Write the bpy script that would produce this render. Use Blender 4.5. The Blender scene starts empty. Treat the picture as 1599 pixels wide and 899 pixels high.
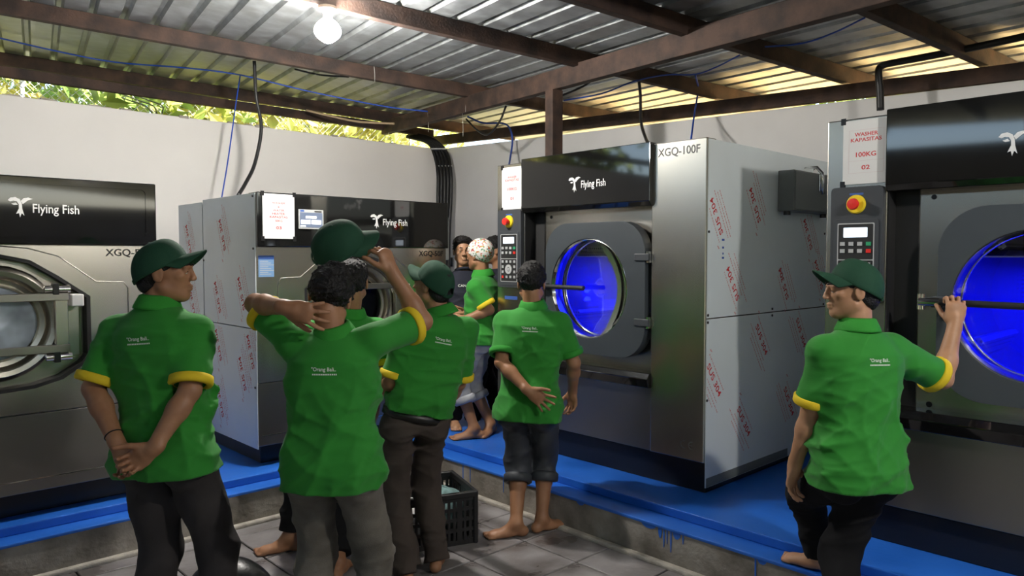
import bpy, bmesh, math, random
import numpy as np
from mathutils import Vector, Matrix
from mathutils.geometry import tessellate_polygon
from mathutils.bvhtree import BVHTree

# ---------------------------------------------------------------- camera, world, sun, exposure
scene = bpy.context.scene
COL = scene.collection
FPX = 1155.0; CAMH = 1.65
PITCH = math.atan((449.5 - 400.0) / FPX)
AX = math.radians(46.6)
HEAD = np.array([math.cos(AX), math.sin(AX), 0.0])           # horizontal heading of the camera in room axes
RC = np.array([math.sin(AX), -math.cos(AX), 0.0])            # camera right
FW = np.array([HEAD[0] * math.cos(PITCH), HEAD[1] * math.cos(PITCH), -math.sin(PITCH)])
UPC = np.cross(RC, FW)
CAM = np.array([0.0, 0.0, CAMH])
cd = bpy.data.cameras.new('camera'); cam = bpy.data.objects.new('camera', cd); COL.objects.link(cam)
cd.sensor_fit = 'HORIZONTAL'; cd.sensor_width = 36.0; cd.lens = FPX / 1599.0 * 36.0
cd.clip_start = 0.05; cd.clip_end = 200
cam.matrix_world = Matrix(((RC[0], UPC[0], -FW[0], CAM[0]), (RC[1], UPC[1], -FW[1], CAM[1]), (RC[2], UPC[2], -FW[2], CAM[2]), (0, 0, 0, 1)))
scene.camera = cam

world = bpy.data.worlds.new('world'); scene.world = world; world.use_nodes = True
wn = world.node_tree.nodes; wl = world.node_tree.links
sky = wn.new('ShaderNodeTexSky'); sky.sky_type = 'NISHITA'; sky.sun_disc = False
sky.sun_elevation = math.radians(48); sky.sun_rotation = math.radians(129); sky.air_density = 1.0; sky.dust_density = 2.5; sky.ozone_density = 0.6
wn['Background'].inputs['Strength'].default_value = 0.7
wl.new(sky.outputs[0], wn['Background'].inputs['Color'])

sund = bpy.data.lights.new('sun', 'SUN'); sun = bpy.data.objects.new('sun', sund); COL.objects.link(sun)
sund.energy = 42.0; sund.angle = math.radians(0.6); sund.color = (1.0, 0.93, 0.80)
sun.rotation_euler = Vector((-0.62, 0.50, -0.90)).to_track_quat('-Z', 'Y').to_euler()
sun.location = (20, -12, 20)

vs = scene.view_settings
vs.view_transform = 'Standard'; vs.look = 'None'; vs.gamma = 1.0; vs.use_curve_mapping = False
vs.exposure = 0.15

def ray(px, py):
    return FW * FPX + RC * (px - 799.5) + UPC * (449.5 - py)
def at(px, py, depth):                 # point seen at a pixel, at a distance along the camera heading
    return CAM + ray(px, py) * (depth / FPX)

# ---------------------------------------------------------------- materials
def mat(name, col, rough=0.5, metal=0.0, var=0.0, vscale=6.0, col2=None, bump=0.0, bscale=60.0, stretch=(1, 1, 1), coat=0.0, emit=None, estr=0.0, spec=0.5, rvar=0.0, detail=5.0, contrast=(0.35, 0.65), sheen=0.0):
    m = bpy.data.materials.new(name); m.use_nodes = True
    nt = m.node_tree; b = nt.nodes['Principled BSDF']; L = nt.links
    b.inputs['Base Color'].default_value = (*col, 1); b.inputs['Roughness'].default_value = rough
    b.inputs['Metallic'].default_value = metal; b.inputs['Specular IOR Level'].default_value = spec
    if coat: b.inputs['Coat Weight'].default_value = coat; b.inputs['Coat Roughness'].default_value = 0.05
    if sheen: b.inputs['Sheen Weight'].default_value = sheen
    if emit: b.inputs['Emission Color'].default_value = (*emit, 1); b.inputs['Emission Strength'].default_value = estr
    if var or col2 or bump or rvar:
        tc = nt.nodes.new('ShaderNodeTexCoord'); mp = nt.nodes.new('ShaderNodeMapping')
        mp.inputs['Scale'].default_value = stretch; L.new(tc.outputs['Object'], mp.inputs['Vector'])
    if var or col2 or rvar:
        n = nt.nodes.new('ShaderNodeTexNoise'); n.inputs['Scale'].default_value = vscale; n.inputs['Detail'].default_value = detail
        L.new(mp.outputs[0], n.inputs['Vector'])
        cr = nt.nodes.new('ShaderNodeValToRGB')
        c2 = col2 if col2 else tuple(min(1, c * (1 - var)) for c in col)
        cr.color_ramp.elements[0].position = contrast[0]; cr.color_ramp.elements[1].position = contrast[1]
        cr.color_ramp.elements[0].color = (*c2, 1); cr.color_ramp.elements[1].color = (*col, 1)
        L.new(n.outputs['Fac'], cr.inputs['Fac'])
        if var or col2: L.new(cr.outputs['Color'], b.inputs['Base Color'])
        if rvar:
            mr = nt.nodes.new('ShaderNodeMapRange'); mr.inputs['To Min'].default_value = max(0.02, rough - rvar); mr.inputs['To Max'].default_value = min(1, rough + rvar)
            mr.inputs['From Min'].default_value = 0.3; mr.inputs['From Max'].default_value = 0.7
            L.new(n.outputs['Fac'], mr.inputs['Value']); L.new(mr.outputs[0], b.inputs['Roughness'])
    if bump:
        n2 = nt.nodes.new('ShaderNodeTexNoise'); n2.inputs['Scale'].default_value = bscale; n2.inputs['Detail'].default_value = 4
        L.new(mp.outputs[0], n2.inputs['Vector'])
        bp = nt.nodes.new('ShaderNodeBump'); bp.inputs['Strength'].default_value = bump; bp.inputs['Distance'].default_value = 0.01
        L.new(n2.outputs['Fac'], bp.inputs['Height']); L.new(bp.outputs[0], b.inputs['Normal'])
    return m

def glass_mat(name, tint, gloss=0.12, rough=0.02, milky=0.0):
    m = bpy.data.materials.new(name); m.use_nodes = True; nt = m.node_tree; nt.nodes.remove(nt.nodes['Principled BSDF'])
    out = nt.nodes['Material Output']
    tr = nt.nodes.new('ShaderNodeBsdfTransparent'); tr.inputs[0].default_value = (*tint, 1)
    gl = nt.nodes.new('ShaderNodeBsdfGlossy'); gl.inputs['Roughness'].default_value = rough
    lw = nt.nodes.new('ShaderNodeFresnel'); lw.inputs['IOR'].default_value = 1.45
    mx = nt.nodes.new('ShaderNodeMixShader'); nt.links.new(lw.outputs[0], mx.inputs[0])
    nt.links.new(tr.outputs[0], mx.inputs[1]); nt.links.new(gl.outputs[0], mx.inputs[2])
    last = mx
    if milky:
        df = nt.nodes.new('ShaderNodeBsdfDiffuse'); df.inputs[0].default_value = (0.75, 0.85, 0.95, 1)
        tc = nt.nodes.new('ShaderNodeTexCoord'); nz = nt.nodes.new('ShaderNodeTexNoise'); nz.inputs['Scale'].default_value = 7
        nt.links.new(tc.outputs['Object'], nz.inputs['Vector'])
        mr = nt.nodes.new('ShaderNodeMapRange'); mr.inputs['From Min'].default_value = 0.35; mr.inputs['From Max'].default_value = 0.65
        mr.inputs['To Min'].default_value = milky * 0.5; mr.inputs['To Max'].default_value = milky
        nt.links.new(nz.outputs['Fac'], mr.inputs[0])
        m2 = nt.nodes.new('ShaderNodeMixShader'); nt.links.new(mr.outputs[0], m2.inputs[0])
        nt.links.new(mx.outputs[0], m2.inputs[1]); nt.links.new(df.outputs[0], m2.inputs[2]); last = m2
    nt.links.new(last.outputs[0], out.inputs[0])
    return m

M = {}
M['wall'] = mat('white_wall_paint', (0.88, 0.855, 0.82), 0.8, var=0.08, vscale=0.9, bump=0.15, bscale=14)
M['wall_dim'] = mat('unpainted_render', (0.20, 0.19, 0.175), 0.9, var=0.3, vscale=1.5, bump=0.3, bscale=20)
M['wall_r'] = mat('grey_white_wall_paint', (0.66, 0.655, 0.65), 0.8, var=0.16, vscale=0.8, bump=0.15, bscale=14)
M['concrete'] = mat('concrete', (0.34, 0.31, 0.27), 0.85, col2=(0.16, 0.14, 0.115), vscale=5, bump=0.5, bscale=40)
M['mortar'] = mat('pale_mortar', (0.50, 0.46, 0.40), 0.9, var=0.35, vscale=12, bump=0.6, bscale=50)
M['tile'] = mat('wet_concrete_paver', (0.30, 0.285, 0.29), 0.40, col2=(0.105, 0.092, 0.088), vscale=3.4, bump=0.25, bscale=30, rvar=0.22, detail=8)
M['grout'] = mat('paver_joint', (0.10, 0.09, 0.08), 0.9)
M['blue'] = mat('blue_floor_paint', (0.018, 0.145, 0.62), 0.42, col2=(0.012, 0.105, 0.50), vscale=3, bump=0.08, bscale=30, rvar=0.1)
M['rust'] = mat('rusty_steel', (0.075, 0.042, 0.030), 0.75, metal=0.15, col2=(0.026, 0.017, 0.014), vscale=7, bump=0.25, bscale=60)
M['galv'] = mat('galvanised_sheet', (0.40, 0.425, 0.44), 0.42, metal=0.55, col2=(0.25, 0.265, 0.275), vscale=9, bump=0.05, bscale=30, rvar=0.12, stretch=(1, 1, 1))
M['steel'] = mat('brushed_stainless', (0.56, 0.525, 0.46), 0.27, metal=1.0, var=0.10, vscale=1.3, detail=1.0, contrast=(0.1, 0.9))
M['steel_dark'] = mat('brushed_stainless_dark_reflection', (0.34, 0.32, 0.285), 0.33, metal=1.0, var=0.12, vscale=1.3, detail=1.0, contrast=(0.1, 0.9))  # stainless darkened in its base colour to carry the dark floor's reflection
M['film'] = mat('film_covered_steel', (0.74, 0.81, 0.83), 0.32, metal=0.10, var=0.08, vscale=1.6, bump=0.02, bscale=9)
M['chrome'] = mat('chrome', (0.78, 0.77, 0.75), 0.12, metal=1.0)
M['gloss_black'] = mat('gloss_black_panel', (0.006, 0.006, 0.006), 0.05, spec=0.9)
M['black'] = mat('black_paint', (0.007, 0.007, 0.008), 0.30, bump=0.03, bscale=20)
M['rubber'] = mat('black_rubber', (0.008, 0.008, 0.008), 0.6)
M['dark'] = mat('near_black_recess', (0.012, 0.012, 0.012), 0.6)  # near-black fill for the washer recesses
M['door'] = mat('charcoal_door_casting', (0.043, 0.052, 0.060), 0.45, bump=0.06, bscale=220)
M['plastic'] = mat('charcoal_plastic', (0.040, 0.045, 0.052), 0.5, bump=0.1, bscale=300)
M['box_grey'] = mat('grey_powder_coat', (0.14, 0.155, 0.155), 0.45, bump=0.05, bscale=120)
M['key_grey'] = mat('grey_key', (0.45, 0.46, 0.46), 0.5)
M['paper'] = mat('white_paper', (0.66, 0.66, 0.655), 0.7)
M['red_ink'] = mat('red_ink', (0.55, 0.03, 0.035), 0.7)
M['red_faint'] = mat('faint_red_ink', (0.62, 0.36, 0.36), 0.6)
M['line_ink'] = mat('grey_line_ink', (0.60, 0.52, 0.52), 0.7)
M['black_ink'] = mat('black_ink', (0.015, 0.015, 0.015), 0.5)
M['grey_ink'] = mat('grey_ink', (0.10, 0.10, 0.10), 0.5)
M['logo'] = mat('silver_logo', (0.80, 0.80, 0.80), 0.35, metal=0.3)
M['red'] = mat('red_plastic', (0.72, 0.03, 0.02), 0.35)
M['green_key'] = mat('green_key', (0.03, 0.35, 0.15), 0.5)
M['yellow_p'] = mat('yellow_plastic', (0.85, 0.62, 0.02), 0.4)
M['lcd'] = mat('lit_lcd', (0.6, 0.7, 0.85), 0.3, emit=(0.80, 0.90, 1.0), estr=1.4)
M['screen'] = mat('lit_touch_screen', (0.08, 0.10, 0.14), 0.3, emit=(0.16, 0.20, 0.30), estr=0.6)
M['screen_w'] = mat('lit_screen_white', (0.8, 0.8, 0.85), 0.3, emit=(0.85, 0.9, 1.0), estr=0.9)
M['sticker'] = mat('blue_sticker', (0.16, 0.30, 0.52), 0.5)
M['sticker_d'] = mat('dark_blue_sticker', (0.04, 0.10, 0.35), 0.5)
M['glass'] = glass_mat('door_glass', (0.93, 0.95, 0.97))
M['glass_foam'] = glass_mat('misted_door_glass', (0.9, 0.93, 0.95), milky=0.75)
M['glass_dark'] = glass_mat('dark_door_glass', (0.45, 0.5, 0.6))
M['water'] = glass_mat('blue_lit_water', (0.10, 0.14, 0.9), rough=0.05)
_nt = M['water'].node_tree; _tl = _nt.nodes.new('ShaderNodeBsdfTranslucent'); _tl.inputs[0].default_value = (0.10, 0.14, 0.95, 1); _mx = _nt.nodes.new('ShaderNodeMixShader'); _mx.inputs[0].default_value = 0.22
_src = _nt.nodes['Material Output'].inputs[0].links[0].from_socket; _nt.links.new(_src, _mx.inputs[1]); _nt.links.new(_tl.outputs[0], _mx.inputs[2]); _nt.links.new(_mx.outputs[0], _nt.nodes['Material Output'].inputs[0])
M['light_stop'] = mat('light_stop_grey', (0.42, 0.45, 0.55), 0.7, bump=0.4, bscale=60)  # opaque grey for the added plate that blocks light above the water
M['drum'] = mat('perforated_drum_steel', (0.5, 0.5, 0.5), 0.35, metal=0.5)
M['led'] = mat('blue_led_lens', (0.1, 0.1, 0.9), 0.3, emit=(0.02, 0.03, 1.0), estr=30)
M['wire_blue'] = mat('blue_cable', (0.015, 0.07, 0.42), 0.5)
M['wire_black'] = mat('black_cable', (0.012, 0.012, 0.013), 0.45)
M['wire_tan'] = mat('tan_rope', (0.45, 0.33, 0.20), 0.8)
M['wire_steel'] = mat('binding_wire', (0.6, 0.6, 0.58), 0.4, metal=0.8)
M['fence'] = mat('fence_wire', (0.35, 0.36, 0.36), 0.5, metal=0.5)
M['leaf'] = mat('sunlit_leaf', (0.34, 0.40, 0.10), 0.5, col2=(0.55, 0.48, 0.16), vscale=2.2, spec=0.3)
M['leaf2'] = mat('green_leaf', (0.15, 0.27, 0.07), 0.5, col2=(0.36, 0.42, 0.12), vscale=2.0, spec=0.3)
for _k in ('leaf', 'leaf2'):
    nt_ = M[_k].node_tree; pb_ = nt_.nodes['Principled BSDF']; tl_ = nt_.nodes.new('ShaderNodeBsdfTranslucent'); mx_ = nt_.nodes.new('ShaderNodeMixShader'); mx_.inputs[0].default_value = 0.45
    src_ = pb_.inputs['Base Color'].links[0].from_socket; nt_.links.new(src_, tl_.inputs[0]); nt_.links.new(pb_.outputs[0], mx_.inputs[1]); nt_.links.new(tl_.outputs[0], mx_.inputs[2]); nt_.links.new(mx_.outputs[0], nt_.nodes['Material Output'].inputs[0])
M['bark'] = mat('bark', (0.14, 0.10, 0.07), 0.9, var=0.4, vscale=9)
M['bounce_bank'] = mat('warm_bounce_bank', (0.76, 0.53, 0.25), 0.95, col2=(0.62, 0.43, 0.18), vscale=1.2)  # warm tone picked to tint the sun bounced under the eave
M['soil'] = mat('dry_earth', (0.22, 0.18, 0.11), 0.95, col2=(0.12, 0.13, 0.05), vscale=1.2)
M['bulb'] = mat('lit_bulb', (1, 1, 1), 0.4, emit=(1.0, 0.95, 0.88), estr=920)
M['bulb_added'] = mat('added_bulb_glow', (1, 1, 1), 0.4, emit=(1.0, 0.95, 0.88), estr=700)  # glow of the added bulb behind the viewer
M['porcelain'] = mat('brown_lamp_holder', (0.20, 0.15, 0.11), 0.5)
M['skin'] = mat('brown_skin', (0.36, 0.18, 0.095), 0.5, col2=(0.28, 0.132, 0.068), vscale=11, bump=0.04, bscale=150, spec=0.4)
M['skin2'] = mat('tan_skin', (0.45, 0.245, 0.14), 0.5, col2=(0.36, 0.185, 0.10), vscale=11, bump=0.04, bscale=150, spec=0.4)
M['hair'] = mat('black_hair', (0.006, 0.005, 0.005), 0.55, bump=0.6, bscale=160, spec=0.35)
M['green'] = mat('green_pique_cotton', (0.017, 0.225, 0.017), 0.85, var=0.10, vscale=5, bump=0.12, bscale=420, sheen=0.1)
M['green_hem'] = mat('green_knit_rib', (0.021, 0.245, 0.020), 0.85, bump=0.2, bscale=300)
M['yellow'] = mat('yellow_knit_cuff', (0.72, 0.52, 0.012), 0.8, bump=0.15, bscale=300)
M['capgreen'] = mat('bottle_green_cap_twill', (0.003, 0.046, 0.020), 0.85, bump=0.15, bscale=400)
M['navy'] = mat('navy_cotton', (0.012, 0.014, 0.028), 0.85, bump=0.1, bscale=300)
M['pants_black'] = mat('black_trouser_cloth', (0.007, 0.007, 0.008), 0.9, bump=0.1, bscale=300, spec=0.2)
M['pants_char'] = mat('charcoal_trouser_cloth', (0.034, 0.029, 0.029), 0.9, var=0.3, vscale=8, bump=0.12, bscale=300)
M['pants_grey'] = mat('washed_grey_denim', (0.155, 0.140, 0.115), 0.9, col2=(0.095, 0.085, 0.068), vscale=9, bump=0.2, bscale=260)
M['pants_brown'] = mat('brown_trouser_cloth', (0.062, 0.046, 0.037), 0.9, var=0.25, vscale=7, bump=0.12, bscale=300)
M['pants_jean'] = mat('pale_grey_jeans', (0.42, 0.43, 0.46), 0.9, col2=(0.26, 0.265, 0.30), vscale=10, bump=0.2, bscale=260)
M['pants_slate'] = mat('slate_track_cloth', (0.042, 0.047, 0.057), 0.6, var=0.25, vscale=8, bump=0.1, bscale=200)
M['white_print'] = mat('white_print', (0.78, 0.85, 0.76), 0.7)
M['eye'] = mat('eye_white', (0.75, 0.72, 0.68), 0.25)
M['iris'] = mat('dark_iris', (0.012, 0.008, 0.006), 0.15)
M['lip'] = mat('lip', (0.30, 0.12, 0.09), 0.45)
M['leather'] = mat('black_leather', (0.012, 0.011, 0.010), 0.4)
M['crate'] = mat('black_crate_plastic', (0.010, 0.010, 0.011), 0.42)
M['rag'] = mat('teal_cloth', (0.16, 0.27, 0.27), 0.85, var=0.4, vscale=20, bump=0.3, bscale=60)
M['bag'] = mat('black_vinyl', (0.010, 0.010, 0.011), 0.35, bump=0.15, bscale=60)
def knit_mat():
    m = bpy.data.materials.new('patterned_knit'); m.use_nodes = True; nt = m.node_tree; b = nt.nodes['Principled BSDF']
    tc = nt.nodes.new('ShaderNodeTexCoord'); v = nt.nodes.new('ShaderNodeTexVoronoi'); v.inputs['Scale'].default_value = 85
    cr = nt.nodes.new('ShaderNodeValToRGB'); cr.color_ramp.interpolation = 'CONSTANT'
    for i, (p, c) in enumerate(((0, (0.72, 0.70, 0.66)), (0.55, (0.45, 0.08, 0.07)), (0.66, (0.10, 0.28, 0.16)), (0.76, (0.50, 0.34, 0.10)), (0.86, (0.70, 0.68, 0.64)))):
        e = cr.color_ramp.elements[i] if i < 2 else cr.color_ramp.elements.new(p)
        e.position = p; e.color = (*c, 1)
    sp = nt.nodes.new('ShaderNodeSeparateColor')
    nt.links.new(tc.outputs['Object'], v.inputs['Vector']); nt.links.new(v.outputs['Color'], sp.inputs[0])
    nt.links.new(sp.outputs[0], cr.inputs[0]); nt.links.new(cr.outputs[0], b.inputs['Base Color']); b.inputs['Roughness'].default_value = 0.9
    bp = nt.nodes.new('ShaderNodeBump'); bp.inputs['Strength'].default_value = 0.6; bp.inputs['Distance'].default_value = 0.004
    nt.links.new(v.outputs['Distance'], bp.inputs['Height']); nt.links.new(bp.outputs[0], b.inputs['Normal'])
    return m
M['knit'] = knit_mat()
def perf_bump(m):      # perforations of the drum, fine relief
    nt = m.node_tree; b = nt.nodes['Principled BSDF']
    tc = nt.nodes.new('ShaderNodeTexCoord'); v = nt.nodes.new('ShaderNodeTexVoronoi'); v.inputs['Scale'].default_value = 45; v.inputs['Randomness'].default_value = 0.0
    nt.links.new(tc.outputs['Object'], v.inputs['Vector'])
    mr = nt.nodes.new('ShaderNodeMapRange'); mr.inputs['From Min'].default_value = 0.25; mr.inputs['From Max'].default_value = 0.35
    nt.links.new(v.outputs['Distance'], mr.inputs[0])
    mx = nt.nodes.new('ShaderNodeMix'); mx.data_type = 'RGBA'; mx.inputs[6].default_value = (0.08, 0.08, 0.08, 1); mx.inputs[7].default_value = (0.5, 0.5, 0.5, 1)
    nt.links.new(mr.outputs[0], mx.inputs[0]); nt.links.new(mx.outputs[2], b.inputs['Base Color'])
perf_bump(M['drum'])

# ---------------------------------------------------------------- mesh helpers
class MB:
    def __init__(s): s.v = []; s.f = []
    def add(s, verts, faces):
        o = len(s.v); s.v += [tuple(map(float, p)) for p in verts]; s.f += [tuple(i + o for i in f) for f in faces]; return s
    def box(s, lo, hi):
        x0, y0, z0 = lo; x1, y1, z1 = hi
        return s.add([(x0, y0, z0), (x1, y0, z0), (x1, y1, z0), (x0, y1, z0), (x0, y0, z1), (x1, y0, z1), (x1, y1, z1), (x0, y1, z1)],
                     [(0, 3, 2, 1), (4, 5, 6, 7), (0, 1, 5, 4), (1, 2, 6, 5), (2, 3, 7, 6), (3, 0, 4, 7)])
    def obox(s, c, ax, half):
        c = np.array(c, float); ax = [np.array(a, float) for a in ax]; vs = []
        for sz in (-1, 1):
            for sx, sy in ((-1, -1), (1, -1), (1, 1), (-1, 1)):
                vs.append(c + ax[0] * half[0] * sx + ax[1] * half[1] * sy + ax[2] * half[2] * sz)
        return s.add(vs, [(0, 3, 2, 1), (4, 5, 6, 7), (0, 1, 5, 4), (1, 2, 6, 5), (2, 3, 7, 6), (3, 0, 4, 7)])
    def beam(s, a, b, w, h, up=(0, 0, 1)):          # box bar from a to b
        a = np.array(a, float); b = np.array(b, float); d = b - a; L = np.linalg.norm(d); d = d / L
        r = np.cross(d, up); r /= np.linalg.norm(r); u = np.cross(r, d)
        return s.obox((a + b) / 2, (d, r, u), (L / 2, w / 2, h / 2))
    def tube(s, pts, r, n=8, caps=True):
        pts = [np.array(p, float) for p in pts]; rs = r if hasattr(r, '__len__') else [r] * len(pts)
        vs = []; fs = []; prev = None
        for i, p in enumerate(pts):
            d = pts[min(i + 1, len(pts) - 1)] - pts[max(i - 1, 0)]; d = d / (np.linalg.norm(d) + 1e-12)
            ref = prev if prev is not None else (np.array([0, 0, 1.]) if abs(d[2]) < 0.9 else np.array([1., 0, 0]))
            a = ref - d * (ref @ d); a /= np.linalg.norm(a) + 1e-12; prev = a; b = np.cross(d, a)
            for k in range(n):
                t = 2 * math.pi * k / n; vs.append(p + rs[i] * (math.cos(t) * a + math.sin(t) * b))
        for i in range(len(pts) - 1):
            for k in range(n):
                k2 = (k + 1) % n; fs.append((i * n + k, i * n + k2, (i + 1) * n + k2, (i + 1) * n + k))
        if caps:
            fs.append(tuple(range(n - 1, -1, -1))); m = (len(pts) - 1) * n; fs.append(tuple(range(m, m + n)))
        return s.add(vs, fs)
    def lathe(s, prof, c, ax, n=48, closed=False):   # prof: (r, h) along axis
        c = np.array(c, float); ax = np.array(ax, float); ax /= np.linalg.norm(ax)
        ref = np.array([0, 0, 1.]) if abs(ax[2]) < 0.9 else np.array([1., 0, 0])
        a = np.cross(ref, ax); a /= np.linalg.norm(a); b = np.cross(ax, a); vs = []; fs = []; m = len(prof)
        for r, h in prof:
            for k in range(n):
                t = 2 * math.pi * k / n; vs.append(c + ax * h + r * (math.cos(t) * a + math.sin(t) * b))
        for i in range(m if closed else m - 1):
            j = (i + 1) % m
            for k in range(n):
                k2 = (k + 1) % n; fs.append((i * n + k, i * n + k2, j * n + k2, j * n + k))
        return s.add(vs, fs)
    def plate(s, outer, holes, o, ex, ey, th):       # flat plate with holes, extruded along ex x ey by th
        o = np.array(o, float); ex = np.array(ex, float); ey = np.array(ey, float); ez = np.cross(ex, ey)
        loops = [outer] + list(holes); flat = [p for l in loops for p in l]; n = len(flat)
        tris = tessellate_polygon([[Vector((x, y, 0)) for x, y in l] for l in loops])
        vs = [o + ex * x + ey * y for x, y in flat] + [o + ex * x + ey * y + ez * th for x, y in flat]
        fs = [tuple(t) for t in tris] + [tuple(i + n for i in reversed(t)) for t in tris]
        k = 0
        for l in loops:
            m = len(l)
            for i in range(m): fs.append((k + i, k + (i + 1) % m, n + k + (i + 1) % m, n + k + i))
            k += m
        return s.add(vs, fs)
    def build(s, name, m, parent=None, smooth=False, bevel=0.0, seg=2, label=None, angle=None):
        me = bpy.data.meshes.new(name); me.from_pydata(s.v, [], s.f); me.update()
        bm = bmesh.new(); bm.from_mesh(me); bmesh.ops.recalc_face_normals(bm, faces=bm.faces); bm.to_mesh(me); bm.free()
        o = bpy.data.objects.new(name, me); COL.objects.link(o)
        me.materials.append(M[m] if isinstance(m, str) else m)
        if parent: o.parent = parent
        if smooth: me.polygons.foreach_set('use_smooth', [True] * len(me.polygons))
        if angle:
            me.polygons.foreach_set('use_smooth', [True] * len(me.polygons)); me.set_sharp_from_angle(angle=math.radians(angle))
        if bevel:
            b = o.modifiers.new('bevel', 'BEVEL'); b.width = bevel; b.segments = seg; b.limit_method = 'ANGLE'; b.harden_normals = False
        if label: o['label'] = label
        return o

def empty(name, loc=(0, 0, 0), rz=0.0):
    o = bpy.data.objects.new(name, None); COL.objects.link(o); o.location = loc; o.rotation_euler = (0, 0, rz); o.empty_display_size = 0.1; return o
def tag(o, label, cat, group=None, kind=None):
    o['label'] = label
    if cat: o['category'] = cat
    if group: o['group'] = group
    if kind: o['kind'] = kind
    return o
def struct(o, label):
    o['kind'] = 'structure'; o['label'] = label; return o
def rrect(x0, y0, x1, y1, r, n=6):
    p = []
    for cx, cy, a in ((x1 - r, y0 + r, -90), (x1 - r, y1 - r, 0), (x0 + r, y1 - r, 90), (x0 + r, y0 + r, 180)):
        for i in range(n + 1):
            t = math.radians(a + 90 * i / n); p.append((cx + r * math.cos(t), cy + r * math.sin(t)))
    return p
def circ(cx, cy, r, n=48):
    return [(cx + r * math.cos(2 * math.pi * i / n), cy + r * math.sin(2 * math.pi * i / n)) for i in range(n)]
def spline(pts, n=8):
    pts = [np.array(p, float) for p in pts]; out = []
    P = [2 * pts[0] - pts[1]] + pts + [2 * pts[-1] - pts[-2]]
    for i in range(1, len(P) - 2):
        for k in range(n):
            t = k / n; a, b, c, d = P[i - 1], P[i], P[i + 1], P[i + 2]
            out.append(0.5 * ((2 * b) + (c - a) * t + (2 * a - 5 * b + 4 * c - d) * t * t + (3 * b - a - 3 * c + d) * t ** 3))
    out.append(pts[-1]); return out
_tc = {}
def text_tris(s, bold=0.0):
    key = (s, bold)
    if key not in _tc:
        cu = bpy.data.curves.new('t', 'FONT'); cu.body = s; cu.align_x = 'CENTER'; cu.align_y = 'CENTER'; cu.size = 1.0; cu.offset = bold; cu.resolution_u = 3
        ob = bpy.data.objects.new('t', cu); COL.objects.link(ob)
        dg = bpy.context.evaluated_depsgraph_get(); me = ob.evaluated_get(dg).to_mesh()
        v = np.array([x.co[:] for x in me.vertices]); f = [tuple(p.vertices) for p in me.polygons]
        ob.evaluated_get(dg).to_mesh_clear(); bpy.data.objects.remove(ob); bpy.data.curves.remove(cu)
        if len(v): v[:, :2] -= (v[:, :2].min(0) + v[:, :2].max(0)) / 2
        _tc[key] = (v, f)
    return _tc[key]
def add_text(mb, s, c, ex, ey, width=None, height=None, bold=0.02):
    v, f = text_tris(s, bold); c = np.array(c, float); ex = np.array(ex, float); ey = np.array(ey, float)
    w = np.ptp(v[:, 0]); h = np.ptp(v[:, 1])
    if width is None: sx = sy = height / h
    elif height is None: sx = sy = width / w
    else: sx = width / w; sy = height / h
    mb.add([c + ex * (p[0] * sx) + ey * (p[1] * sy) for p in v], f); return mb
# ---------------------------------------------------------------- the setting
PT = 0.26; LZ = 0.21                      # platform deck and ledge heights
WX = 5.60; WY = 7.10                      # inner faces of the right and left walls
random.seed(4)
floor = struct(MB().box((-5, -5, -0.12), (3.27, 4.38, -0.012)).build('floor', 'grout'), 'grey paved floor in front of the raised platform')
pv = None
TP = 0.40
for i in range(-9, 5):
    for j in range(-9, 5):
        x0 = 1.757 + i * TP - 0.0; y0 = 3.02 + j * TP
        x1 = min(x0 + TP, 3.262); y1 = min(y0 + TP, 4.372)
        if x0 > 3.2 or y0 > 4.30 or x0 < -1.9 or y0 < -1.0 or x1 - x0 < 0.05 or y1 - y0 < 0.05: continue
        full = x1 - x0 > TP - 0.001 and y1 - y0 > TP - 0.001
        if full and pv is None:
            pv = MB().box((0.004, 0.004, -0.012), (TP - 0.004, TP - 0.004, 0)).build('paver', 'tile', floor, bevel=0.004, seg=1); pv.location = (x0, y0, 0)
        elif full:
            o = pv.copy(); COL.objects.link(o); o.parent = floor; o.location = (x0, y0, random.uniform(-0.0015, 0))
        else:
            MB().box((x0 + 0.004, y0 + 0.004, -0.012), (x1 - 0.004, y1 - 0.004, 0)).build('paver', 'tile', floor, bevel=0.004, seg=1)
MB().beam((-4.5, 4.36, 0.008), (3.24, 4.36, 0.008), 0.045, 0.03).build('mortar_fillet', 'mortar', floor, bevel=0.01)
MB().beam((3.25, 4.36, 0.008), (3.25, -3, 0.008), 0.045, 0.03).build('mortar_fillet', 'mortar', floor, bevel=0.01)

plat = struct(empty('platform', (3.27, 4.38, 0)), 'blue painted raised platform with bare concrete face')
plat.location = (0, 0, 0)
m = MB(); m.box((-5, 4.38, -0.12), (WX, WY, LZ - 0.004)); m.box((3.27, -5, -0.12), (WX, 4.38, LZ - 0.004)); m.build('concrete_base', 'concrete', plat)
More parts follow.
